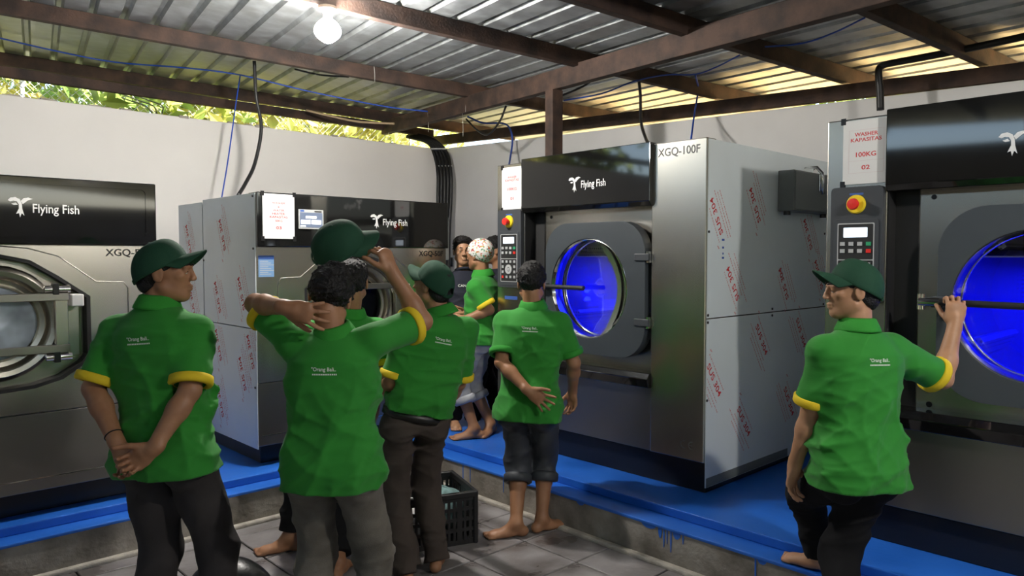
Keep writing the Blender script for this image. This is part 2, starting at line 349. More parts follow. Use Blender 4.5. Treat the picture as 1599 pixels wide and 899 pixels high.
# painted ledge: L outline, then the deck a small riser higher
def lshape(x0, y0, z0, z1):
    m = MB(); m.plate([(-5, y0), (x0, y0), (x0, -5), (WX, -5), (WX, WY), (-5, WY)], [], (0, 0, z0), (1, 0, 0), (0, 1, 0), z1 - z0); return m
lshape(3.262, 4.372, LZ - 0.018, LZ).build('painted_ledge', 'blue', plat, bevel=0.005)
lshape(3.41, 4.50, LZ, PT).build('painted_deck', 'blue', plat, bevel=0.006)
for (px, w, h) in ((1030, .025, .055), (1036, .010, .10), (1041, .007, .075), (1047, .009, .115), (1056, .05, .035), (1066, .008, .05), (1180, .008, .17), (1012, .10, .022), (785, .008, .10), (722, .008, .15), (733, .006, .11), (1190, .05, .02), (905, .06, .018)):
    r = ray(px, 780); t = 3.262 / r[0]; y = r[1] * t
    pts = [(-w / 2, 0), (w / 2, 0), (w / 2 * 0.8, -h * 0.6), (w * 0.15, -h), (-w * 0.15, -h), (-w / 2 * 0.8, -h * 0.55)]
    MB().plate(pts, [], (3.2705, y, LZ - 0.016), (0, -1, 0), (0, 0, 1), 0.003).build('paint_drip', 'blue', plat)

# walls
wl_ = struct(MB().box((-5, WY, -0.1), (WX + 0.15, WY + 0.13, 2.935)).build('wall_left', 'wall', bevel=0.006), 'white painted masonry wall behind the smaller washers')
mb = MB(); mb.add([(WX, 7.23, -0.1), (WX + 0.13, 7.23, -0.1), (WX + 0.13, 7.23, 2.955), (WX, 7.23, 2.955), (WX, -4, -0.1), (WX + 0.13, -4, -0.1), (WX + 0.13, -4, 2.60), (WX, -4, 2.60)],
                  [(0, 1, 2, 3), (4, 7, 6, 5), (0, 4, 5, 1), (1, 5, 6, 2), (2, 6, 7, 3), (3, 7, 4, 0)])
wr_ = struct(mb.build('wall_right', 'wall_r', bevel=0.006), 'greyish white wall behind the large washers')
struct(MB().box((-4.2, -4.4, -0.1), (WX + 0.13, -4.25, 2.45)).build('wall_back', 'wall_dim', bevel=0.006), 'grey wall at the near end of the shed behind the viewer')
mb = MB(); mb.plate([(-4.25, -0.1), (-1.0, -0.1), (-1.0, 2.35), (0.5, 2.35), (0.5, -0.1), (7.2, -0.1), (7.2, 3.3), (-4.25, 2.95)], [], (-4.2, 0, 0), (0, 1, 0), (0, 0, 1), 0.13)
struct(mb.build('wall_near', 'wall_dim'), 'grey wall with a doorway on the open left side')
# ragged mortar crumbs on the wall tops
for k in range(26):
    x = random.uniform(0.9, 5.2); s = random.uniform(0.012, 0.03)
    MB().obox((x, WY + random.uniform(0.0, 0.05), 2.937), ((1, 0, 0), (0, 1, 0), (0, 0, 1)), (s * 1.6, s * 0.8, s * 0.5)).build('mortar_crumb', 'mortar', wl_, bevel=0.004)

# roof frame: z of the purlin undersides
def RZ(x, y): return 3.06 - 0.04 * x + 0.045 * y
E1 = np.array([0.983, -0.186]); E2 = np.array([0.186, 0.983])
roof = struct(empty('ceiling'), 'corrugated galvanised sheet roof seen from below')
RIB = 0.20; PH = 0.115
def sheet(u0, n, v0, v1):
    prof = []
    for k in range(n):
        b = u0 + k * RIB
        prof += [(b, 0.0), (b + 0.140, 0.0), (b + 0.155, 0.030), (b + 0.185, 0.030)]
    prof += [(u0 + n * RIB + 0.0, 0.0), (u0 + n * RIB + 0.03, -0.002)]
    vs = []; fs = []; nv = 5
    for j in range(nv):
        v = v0 + (v1 - v0) * j / (nv - 1)
        for (u, h) in prof:
            p = E1 * u + E2 * v; vs.append((p[0], p[1], RZ(p[0], p[1]) + PH + h + 0.004))
    m_ = len(prof)
    for j in range(nv - 1):
        for i in range(m_ - 1): fs.append((j * m_ + i, j * m_ + i + 1, (j + 1) * m_ + i + 1, (j + 1) * m_ + i))
    mb = MB(); mb.add(vs, fs); o = mb.build('roof_sheet', 'galv', roof)
    sm = o.modifiers.new('thickness', 'SOLIDIFY'); sm.thickness = 0.002; sm.offset = 1
    return o
for i in range(11): sheet(-5.0 + i * 1.0, 5, -5.0, 8.45)

def purlin(a, b, name, label, w=0.06, h=PH, drop=0.0, ext=(0, 0)):
    a = np.array(a, float); b = np.array(b, float); d = (b - a) / np.linalg.norm(b - a); a = a - d * ext[0]; b = b + d * ext[1]
    za = RZ(*a) - drop; zb = RZ(*b) - drop
    o = MB().beam((a[0], a[1], za + h / 2), (b[0], b[1], zb + h / 2), w, h).build(name, 'rust', bevel=0.004)
    o['kind'] = 'structure'; o['label'] = label; return o
purlin((1.286, 8.093), (4.928, 7.197), 'trim_1', 'rusty roof purlin just above the left wall top', ext=(5, 1.6))
purlin((0.978, 6.105), (4.39, 5.325), 'trim_2', 'rusty roof purlin crossing left of the lit bulb', ext=(5, 1.9))
p2 = purlin((2.178, 4.108), (5.655, 3.43), 'trim_3', 'dark rusty roof purlin that carries the lit bulb', ext=(6, 0.6))
purlin((3.064, 2.816), (5.694, 2.343), 'trim_4', 'rusty roof purlin above the washer marked with latched box', ext=(7, 0.6))
purlin((3.898, 1.688), (5.654, 1.446), 'trim_5', 'rusty roof purlin nearest the upper right corner', ext=(7, 0.7))
purlin((3.9, 0.75), (5.65, 0.45), 'trim_6', 'rusty roof purlin above the right hand washer', ext=(7, 0.7))
o = MB().beam((-4.5, 7.22, 3.15), (5.5, 7.22, 3.13), 0.06, 0.085).build('trim_7', 'rust', bevel=0.004); struct(o, 'dark rusty beam along the top of the left wall')
o = MB().beam((5.64, 7.4, 3.075), (5.64, -3.5, 2.635), 0.06, 0.11).build('trim_8', 'rust', bevel=0.004); struct(o, 'long rusty beam along the top of the right wall')
BA = np.array([4.82, 7.232, 3.193]); BB = np.array([3.888, 1.898, 3.03])
bd = (BB - BA) / np.linalg.norm(BB - BA)
o = MB().beam(BA - np.array([0, 0, 0.075]), BB + bd * 5.2 - np.array([0, 0, 0.075]), 0.075, 0.15).build('trim_9', 'rust', bevel=0.005); struct(o, 'heavy rusty rafter crossing under the purlins to the left wall')
t_ = 0.601; pp = BA + (BB - BA) * t_
o = MB().beam((pp[0], pp[1], PT), (pp[0], pp[1], pp[2] - 0.15), 0.10, 0.10, up=(bd[0], bd[1], 0)).build('trim_10', 'rust', bevel=0.004); struct(o, 'rusty square steel post under the heavy rafter')

# binding wires around the rafter and purlins
def wire(name, pts, r, m, label, cat='wire', group=None, n=6, sp=6):
    o = MB().tube(spline(pts, sp), r, n).build(name, m, smooth=True); tag(o, label, cat, group); return o
def tie(px, depth, y0, y1, label):
    a = at(px, y0, depth); b = at(px + 1, y1, depth)
    return wire('binding_wire', [a, (a + b) / 2 + np.array([0.004, 0, 0]), b], 0.0022, 'wire_steel', label, 'wire', 'binding wire ties on the roof beams', n=5, sp=2)
def hb(px, off=-0.05):    # depth of the rafter near face at pixel column
    lo, hi = 0.0, 1.2
    for _ in range(40):
        mid = (lo + hi) / 2; p = BA + (BB - BA) * mid; c = p - CAM
        x = 799.5 + FPX * (c @ RC) / (c @ FW)
        if x < px: lo = mid
        else: hi = mid
    return c @ FW + off
tie(584, 6.15, 103, 128, 'thin steel wire tie on the purlin right of the bulb')
tie(726, hb(726, -.08), 133, 175, 'thin steel wire tie above the rafter middle')
tie(668, hb(668, -.08), 176, 206, 'thin steel wire tie round the rafter near its wall end')
tie(606, hb(606, -.08), 199, 218, 'thin steel wire tie at the very end of the rafter')
tie(722, hb(722, -.08), 177, 213, 'thin steel wire hanging below the rafter middle')

# bulbs on the purlins
def bulb(x, y, label, m):
    lamp = tag(empty('light_bulb', (x, y, RZ(x, y))), label, 'light bulb', 'bare bulbs under the roof')
    MB().lathe([(0.001, 0.0), (0.055, 0.0), (0.055, -0.018), (0.030, -0.026), (0.024, -0.07), (0.001, -0.07)], (0, 0, 0), (0, 0, 1), 20).build('lamp_holder', 'porcelain', lamp, angle=40)
    MB().lathe([(0.018, -0.06)] + [(0.022 + 0.058 * math.sin(math.pi * t) ** 0.8 if t < 0.5 else 0.080 * math.cos((t - 0.5) * math.pi) ** .75, -0.07 - 0.150 * t) for t in np.linspace(0.05, 1.0, 14)], (0, 0, 0), (0, 0, 1), 24).build('glass_bulb', m, lamp, smooth=True)
bulb(2.30, 4.05, 'glowing round light bulb hanging under the dark purlin', 'bulb')
bulb(2.4, -0.8, 'glowing light bulb added behind the viewer to light backs and washer side', 'bulb_added')  # unseen second bulb, added to brighten the men's backs and washer side

# cables
def pw(*pts):
    out = []
    for p in pts:
        q = at(*p)
        for _ in range(60):                       # keep cables under the sheets
            if q[2] < RZ(q[0], q[1]) + PH - 0.03: break
            q = CAM + (q - CAM) * 0.99
        out.append(q)
    return out
wire('blue_cable', pw((-40, 50, 6.6), (80, 78, 6.6), (180, 97, 6.7), (290, 106, 6.8), (375, 117, 6.8), (480, 142, 7.0), (600, 166, 7.2), (668, 174, 7.3)), 0.007, 'wire_blue', 'thin blue cable strung along under the roof sheets on the left', 'cable')
wire('blue_cable', pw((375, 118, 6.8), (368, 165, 6.7), (356, 250, 6.6), (346, 310, 6.4)), 0.006, 'wire_blue', 'blue cable hanging down to the washer with the touch screen', 'cable')
wire('black_cable', pw((397, 95, 6.2), (400, 150, 6.3), (408, 200, 6.3), (398, 255, 6.2), (384, 285, 6.0), (372, 305, 5.8)), 0.015, 'wire_black', 'thick black cable dropping to the top of the touch screen washer', 'cable', n=8)
wire('black_cable', pw((460, 108, 6.4), (500, 117, 6.5), (545, 120, 6.6)), 0.008, 'wire_black', 'short black cable sagging behind the purlin under the bulb', 'cable')
wire('tan_rope', pw((478, 172, 7.6), (520, 182, 7.6), (560, 190, 7.6), (616, 193, 7.6)), 0.011, 'wire_tan', 'tan rope looped along the beam above the left wall', 'rope')
for k, (dx, lab) in enumerate(((0, 'lowest thin black cable passing over the left wall top'), (14, 'middle thin black cable passing over the left wall top'), (30, 'highest thin black cable passing over the left wall top'))):
    wire('black_cable', pw((172 + dx, 145 - dx * .02, 7.75), (200 + dx, 156, 7.6), (226 + dx * .9, 165, 7.45), (238 + dx * .5, 177, 7.3)), 0.007, 'wire_black', lab, 'cable', 'black cables over the left wall')
bun = tag(empty('cable_bundle', (WX - 0.05, WY - 0.05, 2.9)), 'thick black cable bundle running down the wall corner to the switch box', 'cable bundle')
for k in range(5):
    dx = (k - 2) * 5.0
    pts = [np.array(p) - np.array([WX - 0.05, WY - 0.05, 2.9]) for p in pw((640 + dx * .5, 213 - k, 8.8), (672 + dx * .5, 222 - k, 8.75), (688 + dx, 240, 8.7), (694 + dx, 270, 8.6), (694 + dx, 310, 8.6), (693 + dx * .8, 370, 8.6), (692 + dx * .8, 470, 8.6))]
    MB().tube(spline(pts, 6), 0.022, 8).build('cable', 'wire_black', bun, smooth=True)
for py, px in ((233, 686), (260, 694), (289, 696)):
    p = at(px, py, 8.66) - np.array([WX - 0.05, WY - 0.05, 2.9]); MB().obox(p, (RC, HEAD, (0, 0, 1)), (0.09, 0.05, 0.006)).build('cable_tie', 'key_grey', bun)
wire('black_cable', pw((728, 186, 7.6), (745, 203, 7.4), (762, 210, 7.2), (780, 190, 7.0), (790, 166, 6.7)), 0.010, 'wire_black', 'black cable looping down beneath the rafter left of the post', 'cable')
wire('blue_cable', pw((730, 182, 7.6), (755, 192, 7.7), (790, 194, 7.8), (800, 216, 7.9), (797, 245, 7.7), (794, 262, 7.2)), 0.010, 'wire_blue', 'blue cable dropping behind the washer marked one', 'cable')
wire('black_cable', pw((998, 128, 5.8), (1000, 150, 5.8), (1001, 190, 5.7), (1008, 215, 5.5), (1014, 226, 5.2)), 0.012, 'wire_black', 'black cable dropping to the top of the latched washer', 'cable')
wire('blue_cable', pw((1086, 117, 6.2), (1090, 140, 6.2), (1084, 180, 6.1), (1079, 218, 5.8)), 0.008, 'wire_blue', 'blue cable hanging to the model plate corner of latched washer', 'cable')
wire('blue_cable', pw((880, 157, 5.9), (940, 146, 5.9), (990, 127, 5.8), (1040, 117, 5.9), (1086, 116, 6.2), (1120, 104, 5.9), (1155, 86, 5.8)), 0.006, 'wire_blue', 'thin blue cable strung between purlins behind the rafter', 'cable')
wire('blue_cable', pw((1180, 74, 5.7), (1250, 68, 5.6), (1300, 52, 5.4), (1350, 28, 5.2)), 0.006, 'wire_blue', 'thin blue cable under the roof above the control sign marked two', 'cable')
wire('black_cable', pw((875, 150, 5.9), (910, 135, 5.7), (938, 115, 5.5)), 0.009, 'wire_black', 'short black cable between the post top and a purlin', 'cable')
pipe = wire('black_conduit', pw((1375, 172, 5.0), (1374, 140, 5.0), (1372, 112, 5.0), (1376, 104, 5.0), (1390, 99, 4.95), (1450, 88, 4.8), (1530, 72, 4.6), (1640, 48, 4.4), (1900, -10, 3.8), (2500, -120, 3.0)), 0.024, 'wire_black', 'black conduit bending down to the washer marked two', 'pipe', n=10)

sk = tag(MB().box((WX - .022, 0, 0), (WX - .001, .075, .11)).build('wall_socket', 'plastic', bevel=.006), 'small dark socket on the far wall beside the navy shirt', 'socket'); _r = ray(707, 416); sk.location = (0, _r[1] * WX / _r[0], CAMH + _r[2] * WX / _r[0])
# vegetation, earth and fence outside
soil = struct(MB().box((-30, 7.24, -0.4), (WX + 26, 34, 1.2)).build('ground', 'soil'), 'sunlit earth behind the left wall')
eave_bounce = struct(MB().box((WX + 0.75, -20, -0.4), (WX + 26, 7.2, 2.25)).build('ground', 'bounce_bank'), 'unseen bank added behind the right wall to bounce sun under the eave')  # added bank, raised and coloured to bounce warm sun onto the eave
soil3 = struct(MB().box((-30, -30, -0.5), (WX + 1, 7.2, -0.13)).build('ground', 'soil'), 'bare ground around the open shed')
fn = tag(empty('chain_link_fence', (0, 8.9, 1.2)), 'chain link fence glimpsed over the left wall', 'fence')
mb = MB(); px_ = 0.075
for k in range(-8, 96):
    for sgn in (1, -1):
        a = (-1 + k * px_, 0.0, 0.9); b = (-1 + k * px_ + sgn * 1.5, 0.006 * sgn, 2.4)
        mb.tube([a, b], 0.0032, 4, caps=False)
mb.build('wire_mesh', 'fence', fn)
for k in range(4): MB().tube([(-0.8 + k * 2.4, 0.03, 0), (-0.8 + k * 2.4, 0.03, 2.45)], 0.022, 8).build('post', 'fence', fn, smooth=True)
def leaf_mesh(name, n, rx, ry, rz, seed, size=0.11):
    rg = np.random.default_rng(seed); vs = []; fs = []
    cl = rg.normal(0, 0.5, (26, 3)) * np.array([rx, ry, rz])
    c = cl[rg.integers(0, 26, n)] + rg.normal(0, 0.22, (n, 3)) * np.array([rx, ry, rz]).max()
    a = rg.normal(0, 1, (n, 3)); a /= np.linalg.norm(a, axis=1)[:, None]; b = np.cross(a, rg.normal(0, 1, (n, 3))); b /= np.linalg.norm(b, axis=1)[:, None]; nn = np.cross(a, b)
    s = size * rg.uniform(0.6, 1.3, n)[:, None]
    V = np.stack([c - a * s, c + b * s * 0.45 + nn * s * 0.12, c + a * s, c - b * s * 0.45 + nn * s * 0.12], 1).reshape(-1, 3)
    F = [(4 * i, 4 * i + 1, 4 * i + 2) for i in range(n)] + [(4 * i, 4 * i + 2, 4 * i + 3) for i in range(n)]
    me = bpy.data.meshes.new(name); me.from_pydata(V.tolist(), [], F); me.update(); return me
LM = [leaf_mesh('foliage', 2600, 1.2, 0.9, 1.4, 3), leaf_mesh('foliage', 2600, 1.1, 1.0, 1.5, 8)]
LM[0].materials.append(M['leaf']); LM[1].materials.append(M['leaf2'])
def shrub(x, y, z, k, label, grp, s=1.0):
    r = tag(empty('leafy_shrub', (x, y, z)), label, 'shrub', grp)
    f = bpy.data.objects.new('foliage', LM[k]); COL.objects.link(f); f.parent = r; f.location = (0, 0, 1.9 * s); f.scale = (s, s, s); f.rotation_euler = (0, 0, x * 1.7)
    MB().tube([(0, 0, -0.1), (0.05, 0.02, 0.9 * s), (0.0, 0.1, 1.8 * s)], [0.06 * s, 0.05 * s, 0.03 * s], 8).build('stem', 'bark', r, smooth=True)
for i, (x, y, k, lab) in enumerate(((-1.2, 10.3, 0, 'yellowish shrub seen over the left wall at the photo edge'), (0.9, 10.0, 0, 'yellow green shrub over the left wall above the cable ends'), (2.6, 10.2, 1, 'greener shrub over the wall near the blue hanging cable'), (4.3, 9.9, 0, 'bright shrub over the wall near the rafter end'), (5.8, 9.6, 0, 'bright yellow shrub behind the far wall corner'), (-3.3, 10.2, 1, 'green shrub beyond the left frame edge'))):
    shrub(x, y, 1.15, k, lab, 'shrubs behind the left wall', 1.15)
for i, (x, y, k, lab) in enumerate(((9.4, 6.4, 0, 'yellow shrub behind the right wall near the corner'), (9.7, 4.2, 1, 'green shrub behind the right wall above latched washer'), (9.9, 2.0, 0, 'sunlit shrub behind the right wall near the conduit'), (9.9, -.4, 1, 'sunlit shrub behind the wall at the right frame edge'))):
    shrub(x, y, 2.2, k, lab, 'shrubs behind the right wall', 0.7)
# ---------------------------------------------------------------- washing machines
def fish_logo(mb, c, s):           # a small leaping fish with two wing fins: flat silver emblem; c=(x,z) in the front plane
    def pl(pts): mb.plate([(c[0] + x * s, c[1] + z * s) for x, z in pts], [], (0, Y0[0], 0), (1, 0, 0), (0, 0, 1), 0.0015)
    pl([(-.50, .30), (-.40, .42), (-.20, .46), (-.02, .36), (.06, .16), (.08, -.10), (.16, -.42), (.05, -.30), (-.02, -.50), (-.06, -.30), (-.18, -.34), (-.06, -.08), (-.06, .12), (-.14, .26), (-.28, .28), (-.40, .24)])
    pl([(.02, .28), (.14, .42), (.34, .46), (.52, .40), (.34, .34), (.24, .26), (.10, .14)])
    pl([(-.36, .14), (-.18, .20), (-.10, .10), (-.26, .08)])
Y0 = [0.0]
def film_print(parent, o, ex, ey, items, lim):
    # items: (x, z, angle) centres of the repeating red stamp on the protective film
    small = MB(); rg = random.Random(7); ez = np.cross(ex, ey)
    o = np.array(o, float); ex = np.array(ex, float); ey = np.array(ey, float)
    for (x, z, ang) in items:
        big = MB(); t = math.radians(ang); dx = ex * math.cos(t) + ey * math.sin(t); dy = -ex * math.sin(t) + ey * math.cos(t)
        c = o + ex * x + ey * z
        add_text(big, 'SUS 304', c, dx, dy, width=0.235, height=0.042, bold=0.015)
        for row, ln in ((-0.052, .30), (-0.078, .30), (-0.104, .26), (0.045, .27)):
            p = -ln / 2 + rg.uniform(-.05, .05)
            end = p + ln
            while p < end:
                w = rg.uniform(0.004, 0.014)
                cc = c + dx * (p + w / 2) + dy * row
                hh = 0.0045; a_ = (cc - o) @ ex; b_ = (cc - o) @ ey
                if not (lim[0] < a_ < lim[1] and lim[2] < b_ < lim[3]): p += w + .005; continue
                small.add([cc - dx * w / 2 - dy * hh, cc + dx * w / 2 - dy * hh, cc + dx * w / 2 + dy * hh, cc - dx * w / 2 + dy * hh], [(0, 1, 2, 3)]); p += w + rg.uniform(0.003, 0.008)
        q = c - dx * 0.18 + dy * 0.06
        small.add([q, q + dx * .02 + dy * .004, q + dx * .03 + dy * .016, q + dx * .004 + dy * .012], [(0, 1, 2, 3)])
        big.build('film_stamp', 'red_ink', parent)
    small.build('film_fine_print', 'red_faint', parent)['kind'] = 'stuff'

def hinge(par, x, y, z):
    m = MB().box((x - .01, y - .05, z - .022), (x + .10, y - .005, z + .022)); h = m.build('hinge', 'plastic', par, bevel=.004)
    MB().tube([(x + .085, y - .03, z - .035), (x + .085, y - .03, z + .035)], 0.016, 12).build('hinge_pin', 'chrome', h, smooth=False)

def big_washer(yleft, label, number, with_side):
    W = 1.765; D = 1.60
    R = tag(empty('washing_machine', (3.70, yleft, PT), -math.pi / 2), label, 'washing machine', 'large industrial washers')
    z = lambda v: v - PT
    B = lambda x0, x1, y0, y1, z0, z1: MB().box((x0, y0, z(z0)), (x1, y1, z(z1)))
    B(.03, W - .03, .07, D - .08, PT, .44).build('plinth', 'black', R, bevel=.006)
    # stainless columns
    B(0, .290, 0, .42, .455, 2.318).build('left_column', 'steel', R, bevel=.006)
    B(1.387, W, 0, .10, .455, 2.325).build('right_column', 'steel', R, bevel=.006)
    MB().box((.12, .42, z(.46)), (.124, D, z(2.30))).build('side_panel', 'film', R)
    B(.0, W - .004, .10, D, 2.296, 2.31).build('top_panel', 'steel_dark', R)
    B(.12, W - .004, D - .01, D, .44, 2.30).build('back_panel', 'steel_dark', R)
    # black glossy header with a turned-under lip
    m = MB(); pr = [(-.035, 2.335), (-.035, 1.985), (-.015, 1.955), (.12, 1.955), (.12, 2.335)]
    m.plate(pr, [], (.290, 0, z(0)), (0, 1, 0), (0, 0, 1), 1.395 - .290); hd = m.build('header_panel', 'gloss_black', R, bevel=.004)
    Y0[0] = -.0365
    lm = MB(); fish_logo(lm, (.795, z(2.122)), .105); lm.build('fish_emblem', 'logo', hd)
    lm = MB(); add_text(lm, 'Flying Fish', (.955, -.037, z(2.112)), (1, 0, 0), (0, 0, 1), width=.205, height=.062, bold=.012); lm.build('brand_lettering', 'logo', hd)
    # recess around the door
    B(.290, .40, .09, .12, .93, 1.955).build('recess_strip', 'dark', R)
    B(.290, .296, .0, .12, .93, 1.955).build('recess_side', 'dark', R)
    MB().plate([(.40, z(.925)), (1.387, z(.925)), (1.387, z(1.955)), (.40, z(1.955))], [circ(.895, z(1.44), .350)], (0, .11, 0), (1, 0, 0), (0, 0, 1), .012).build('inner_plate', 'steel', R)
    MB().tube([(.46, .095, z(1.925)), (.46, .11, z(1.925))], .012, 10).build('plate_bolt', 'black', R)
    MB().tube([(.46, .095, z(.955)), (.46, .11, z(.955))], .014, 10).build('plate_bolt', 'black', R)
    # ledge and lower panel
    m = MB(); pr = [(-.035, .90), (-.01, .935), (.12, .935), (.12, .845), (-.02, .845)]
    m.plate(pr, [], (.290, 0, z(0)), (0, 1, 0), (0, 0, 1), 1.387 - .290); m.build('sill', 'gloss_black', R, bevel=.004)
    B(.290, 1.387, .02, .04, .455, .85).build('lower_panel', 'steel_dark', R, bevel=.003)
    # door
    cx, cz = .936, z(1.44)
    dm = MB().plate(rrect(cx - .42, cz - .43, cx + .42, cz + .43, .20, 10), [circ(.895, cz, .325)], (0, .055, 0), (1, 0, 0), (0, 0, 1), .075)
    d = dm.build('door', 'door', R, bevel=.014, seg=3)
    MB().lathe([(.330, -.012), (.320, -.016), (.315, .02), (.312, .075), (.318, .085), (.330, .05)], (.895, 0, cz), (0, 1, 0), 64, closed=True).build('window_ring', 'chrome', d, angle=50)
    MB().lathe([(.001, .035), (.10, .033), (.20, .028), (.285, .020), (.317, .012)], (.895, 0, cz), (0, 1, 0), 64).build('glass', 'glass', d, smooth=True)
    h = MB().tube([(.455, -.055, cz + .005), (.54, -.055, cz + .005)], .020, 14).build('handle', 'chrome', d, angle=40)
    MB().tube([(.54, -.055, cz + .005), (.90, -.06, cz + .002)], .015, 12).build('handle_grip', 'rubber', h, angle=40)
    MB().box((.50, -.05, cz - .02), (.55, 0, cz + .03)).build('handle_bracket', 'plastic', h, bevel=.004)
    for q in (.455, .47): MB().tube([(q, -.055, cz - .03), (q, -.055, cz + .04)], .010, 10).build('handle_bolt', 'chrome', h, angle=40)
    hinge(d, 1.29, .02, z(1.645)); hinge(d, 1.29, .02, z(1.245))
    # drum, water and its blue lamp
    dr = MB().lathe([(.33, .12), (.40, .13), (.40, .90), (.001, .92)], (.895, 0, cz), (0, 1, 0), 64); dro = dr.build('drum', 'drum', R, angle=40)
    MB().lathe([(.312, .118), (.33, .112), (.335, .135), (.315, .14)], (.895, 0, cz), (0, 1, 0), 64, closed=True).build('drum_mouth', 'chrome', dro, smooth=True)
    for k in range(4):
        a = math.radians(35 + 90 * k); c_, s_ = math.cos(a), math.sin(a)
        MB().plate([(.30, -.012), (.40, -.05), (.40, .05), (.30, .012)], [], (.895, .80, cz), (c_, 0, s_), (-s_, 0, c_), .62).build('drum_lifter', 'drum', dro)
    # water body: cylinder segment below the level
    lv = z(1.645) - cz; n = 40; seg = []
    a0 = math.asin(lv / .392)
    for k in range(n + 1):
        a = math.pi - a0 + (math.pi + 2 * a0) * k / n; seg.append((.895 + .392 * math.cos(a), cz + .392 * math.sin(a)))
    MB().plate(seg, [], (0, .895, 0), (1, 0, 0), (0, 0, 1), .745).build('wash_water', 'water', R)
    hw = math.sqrt(.392 ** 2 - lv ** 2); MB().box((.895 - hw, .152, cz + lv), (.895 + hw, .893, cz + lv + .006)).build('water_light_stop', 'light_stop', R)  # opaque plate added at water level to stop blue light rising
    lens = MB().lathe([(.001, .0), (.025, .0), (.03, -.012), (.001, -.02)], (.895, .90, cz + .05), (0, 1, 0), 20).build('drum_light_lens', 'led', dro, smooth=True)
    ld = bpy.data.lights.new('drum_light', 'AREA'); ld.color = (.03, .045, 1.0); ld.energy = 7.5; ld.size = .40
    lo = bpy.data.objects.new('drum_light', ld); COL.objects.link(lo); lo.parent = R; lo.location = (.895, .50, lv + cz - .03)
    # control panel
    cp = MB().plate(rrect(.035, z(1.425), .280, z(1.985), .02), [], (0, 0, 0), (1, 0, 0), (0, 0, 1), .03).build('control_panel', 'plastic', R, bevel=.005)
    MB().plate(rrect(.050, z(1.44), .265, z(1.83), .02), [], (0, -.028, 0), (1, 0, 0), (0, 0, 1), .006).build('keypad_frame', 'plastic', cp, bevel=.003)
    MB().plate(rrect(.072, z(1.465), .246, z(1.81), .006), [], (0, -.033, 0), (1, 0, 0), (0, 0, 1), .002).build('keypad_outline', 'key_grey', cp)
    MB().plate(rrect(.077, z(1.635), .241, z(1.805), .005), [], (0, -.0345, 0), (1, 0, 0), (0, 0, 1), .001).build('keypad_field', 'black_ink', cp)
    MB().plate(rrect(.077, z(1.470), .241, z(1.630), .005), [], (0, -.0345, 0), (1, 0, 0), (0, 0, 1), .001).build('keypad_field', 'black_ink', cp)
    MB().plate(rrect(.102, z(1.742), .214, z(1.788), .003), [], (0, -.035, 0), (1, 0, 0), (0, 0, 1), .002).build('lcd_display', 'lcd', cp)
    for r_ in range(2):
        for c_ in range(4):
            mm = 'key_grey' if c_ < 3 else ('green_key' if r_ == 0 else 'red')
            x = .098 + c_ * .041; zz = z(1.71 - r_ * .034)
            MB().box((x - .011, -.040, zz - .009), (x + .011, -.035, zz + .009)).build('key', mm, cp)
    for r_ in range(4):
        for c_ in (0, 1, 2, 3):
            if r_ in (1, 2) and c_ in (1, 2): continue
            x = .098 + c_ * .041; zz = z(1.612 - r_ * .037)
            MB().box((x - .009, -.039, zz - .009), (x + .009, -.035, zz + .009)).build('key', 'red' if (r_ == 3 and c_ == 0) else 'key_grey', cp)
    MB().lathe([(.016, -.036), (.034, -.036), (.034, -.040), (.016, -.040)], (.1595, 0, z(1.556)), (0, 1, 0), 24, closed=True).build('jog_ring', 'key_grey', cp)
    MB().lathe([(.001, -.036), (.011, -.036), (.011, -.041), (.001, -.041)], (.1595, 0, z(1.556)), (0, 1, 0), 16).build('jog_button', 'key_grey', cp)
    MB().lathe([(.001, -.042), (.040, -.042), (.046, -.034), (.046, -.030)], (.157, 0, z(1.90)), (0, 1, 0), 28).build('emergency_stop_base', 'yellow_p', cp, angle=40)
    MB().lathe([(.001, -.078), (.024, -.076), (.028, -.062), (.018, -.055), (.018, -.04)], (.155, 0, z(1.90)), (0, 1, 0), 24).build('emergency_stop_button', 'red', cp, angle=50)
    MB().plate(rrect(.125, z(1.945), .190, z(1.955), .002), [], (0, -.0302, 0), (1, 0, 0), (0, 0, 1), .0006).build('stop_label', 'sticker_d', cp)
    MB().plate(rrect(.08, z(1.335), .215, z(1.36), .002), [], (0, -.0008, 0), (1, 0, 0), (0, 0, 1), .0008).build('blue_label', 'sticker_d', R)
    # lettering on the right column
    lm = MB(); add_text(lm, 'XGQ-100F', (1.575, -.0012, z(2.262)), (1, 0, 0), (0, 0, 1), width=.29, height=.058, bold=.012); lm.build('model_lettering', 'grey_ink', R)
    lm = MB()
    for cx_, full in ((1.632, False), (1.685, True)):
        arc = [(cx_ + .024 * math.cos(math.radians(a)), z(.545) + .024 * math.sin(math.radians(a))) for a in range(75, 286, 15)]
        inn = [(cx_ + .018 * math.cos(math.radians(a)), z(.545) + .018 * math.sin(math.radians(a))) for a in range(285, 74, -15)]
        lm.plate(arc + inn, [], (0, -.001, 0), (1, 0, 0), (0, 0, 1), .0006)
        if full: lm.plate([(cx_ - .02, z(.542)), (cx_ + .002, z(.542)), (cx_ + .002, z(.548)), (cx_ - .02, z(.548))], [], (0, -.001, 0), (1, 0, 0), (0, 0, 1), .0006)
    lm.build('ce_mark', 'grey_ink', R)
    # right hand side: two film covered sheets with a seam
    sp = MB().box((W, .012, z(1.295)), (W + .004, D, z(2.318))).build('side_panel', 'film', R)
    sp2 = MB().box((W, .012, z(.31)), (W + .004, D, z(1.288))).build('side_panel', 'film', R)
    MB().box((W + .0042, .02, z(.312)), (W + .0052, 1.02, z(.365))).build('bare_edge', 'box_grey', sp2)
    o_ = (W + .0046, 0, z(0))
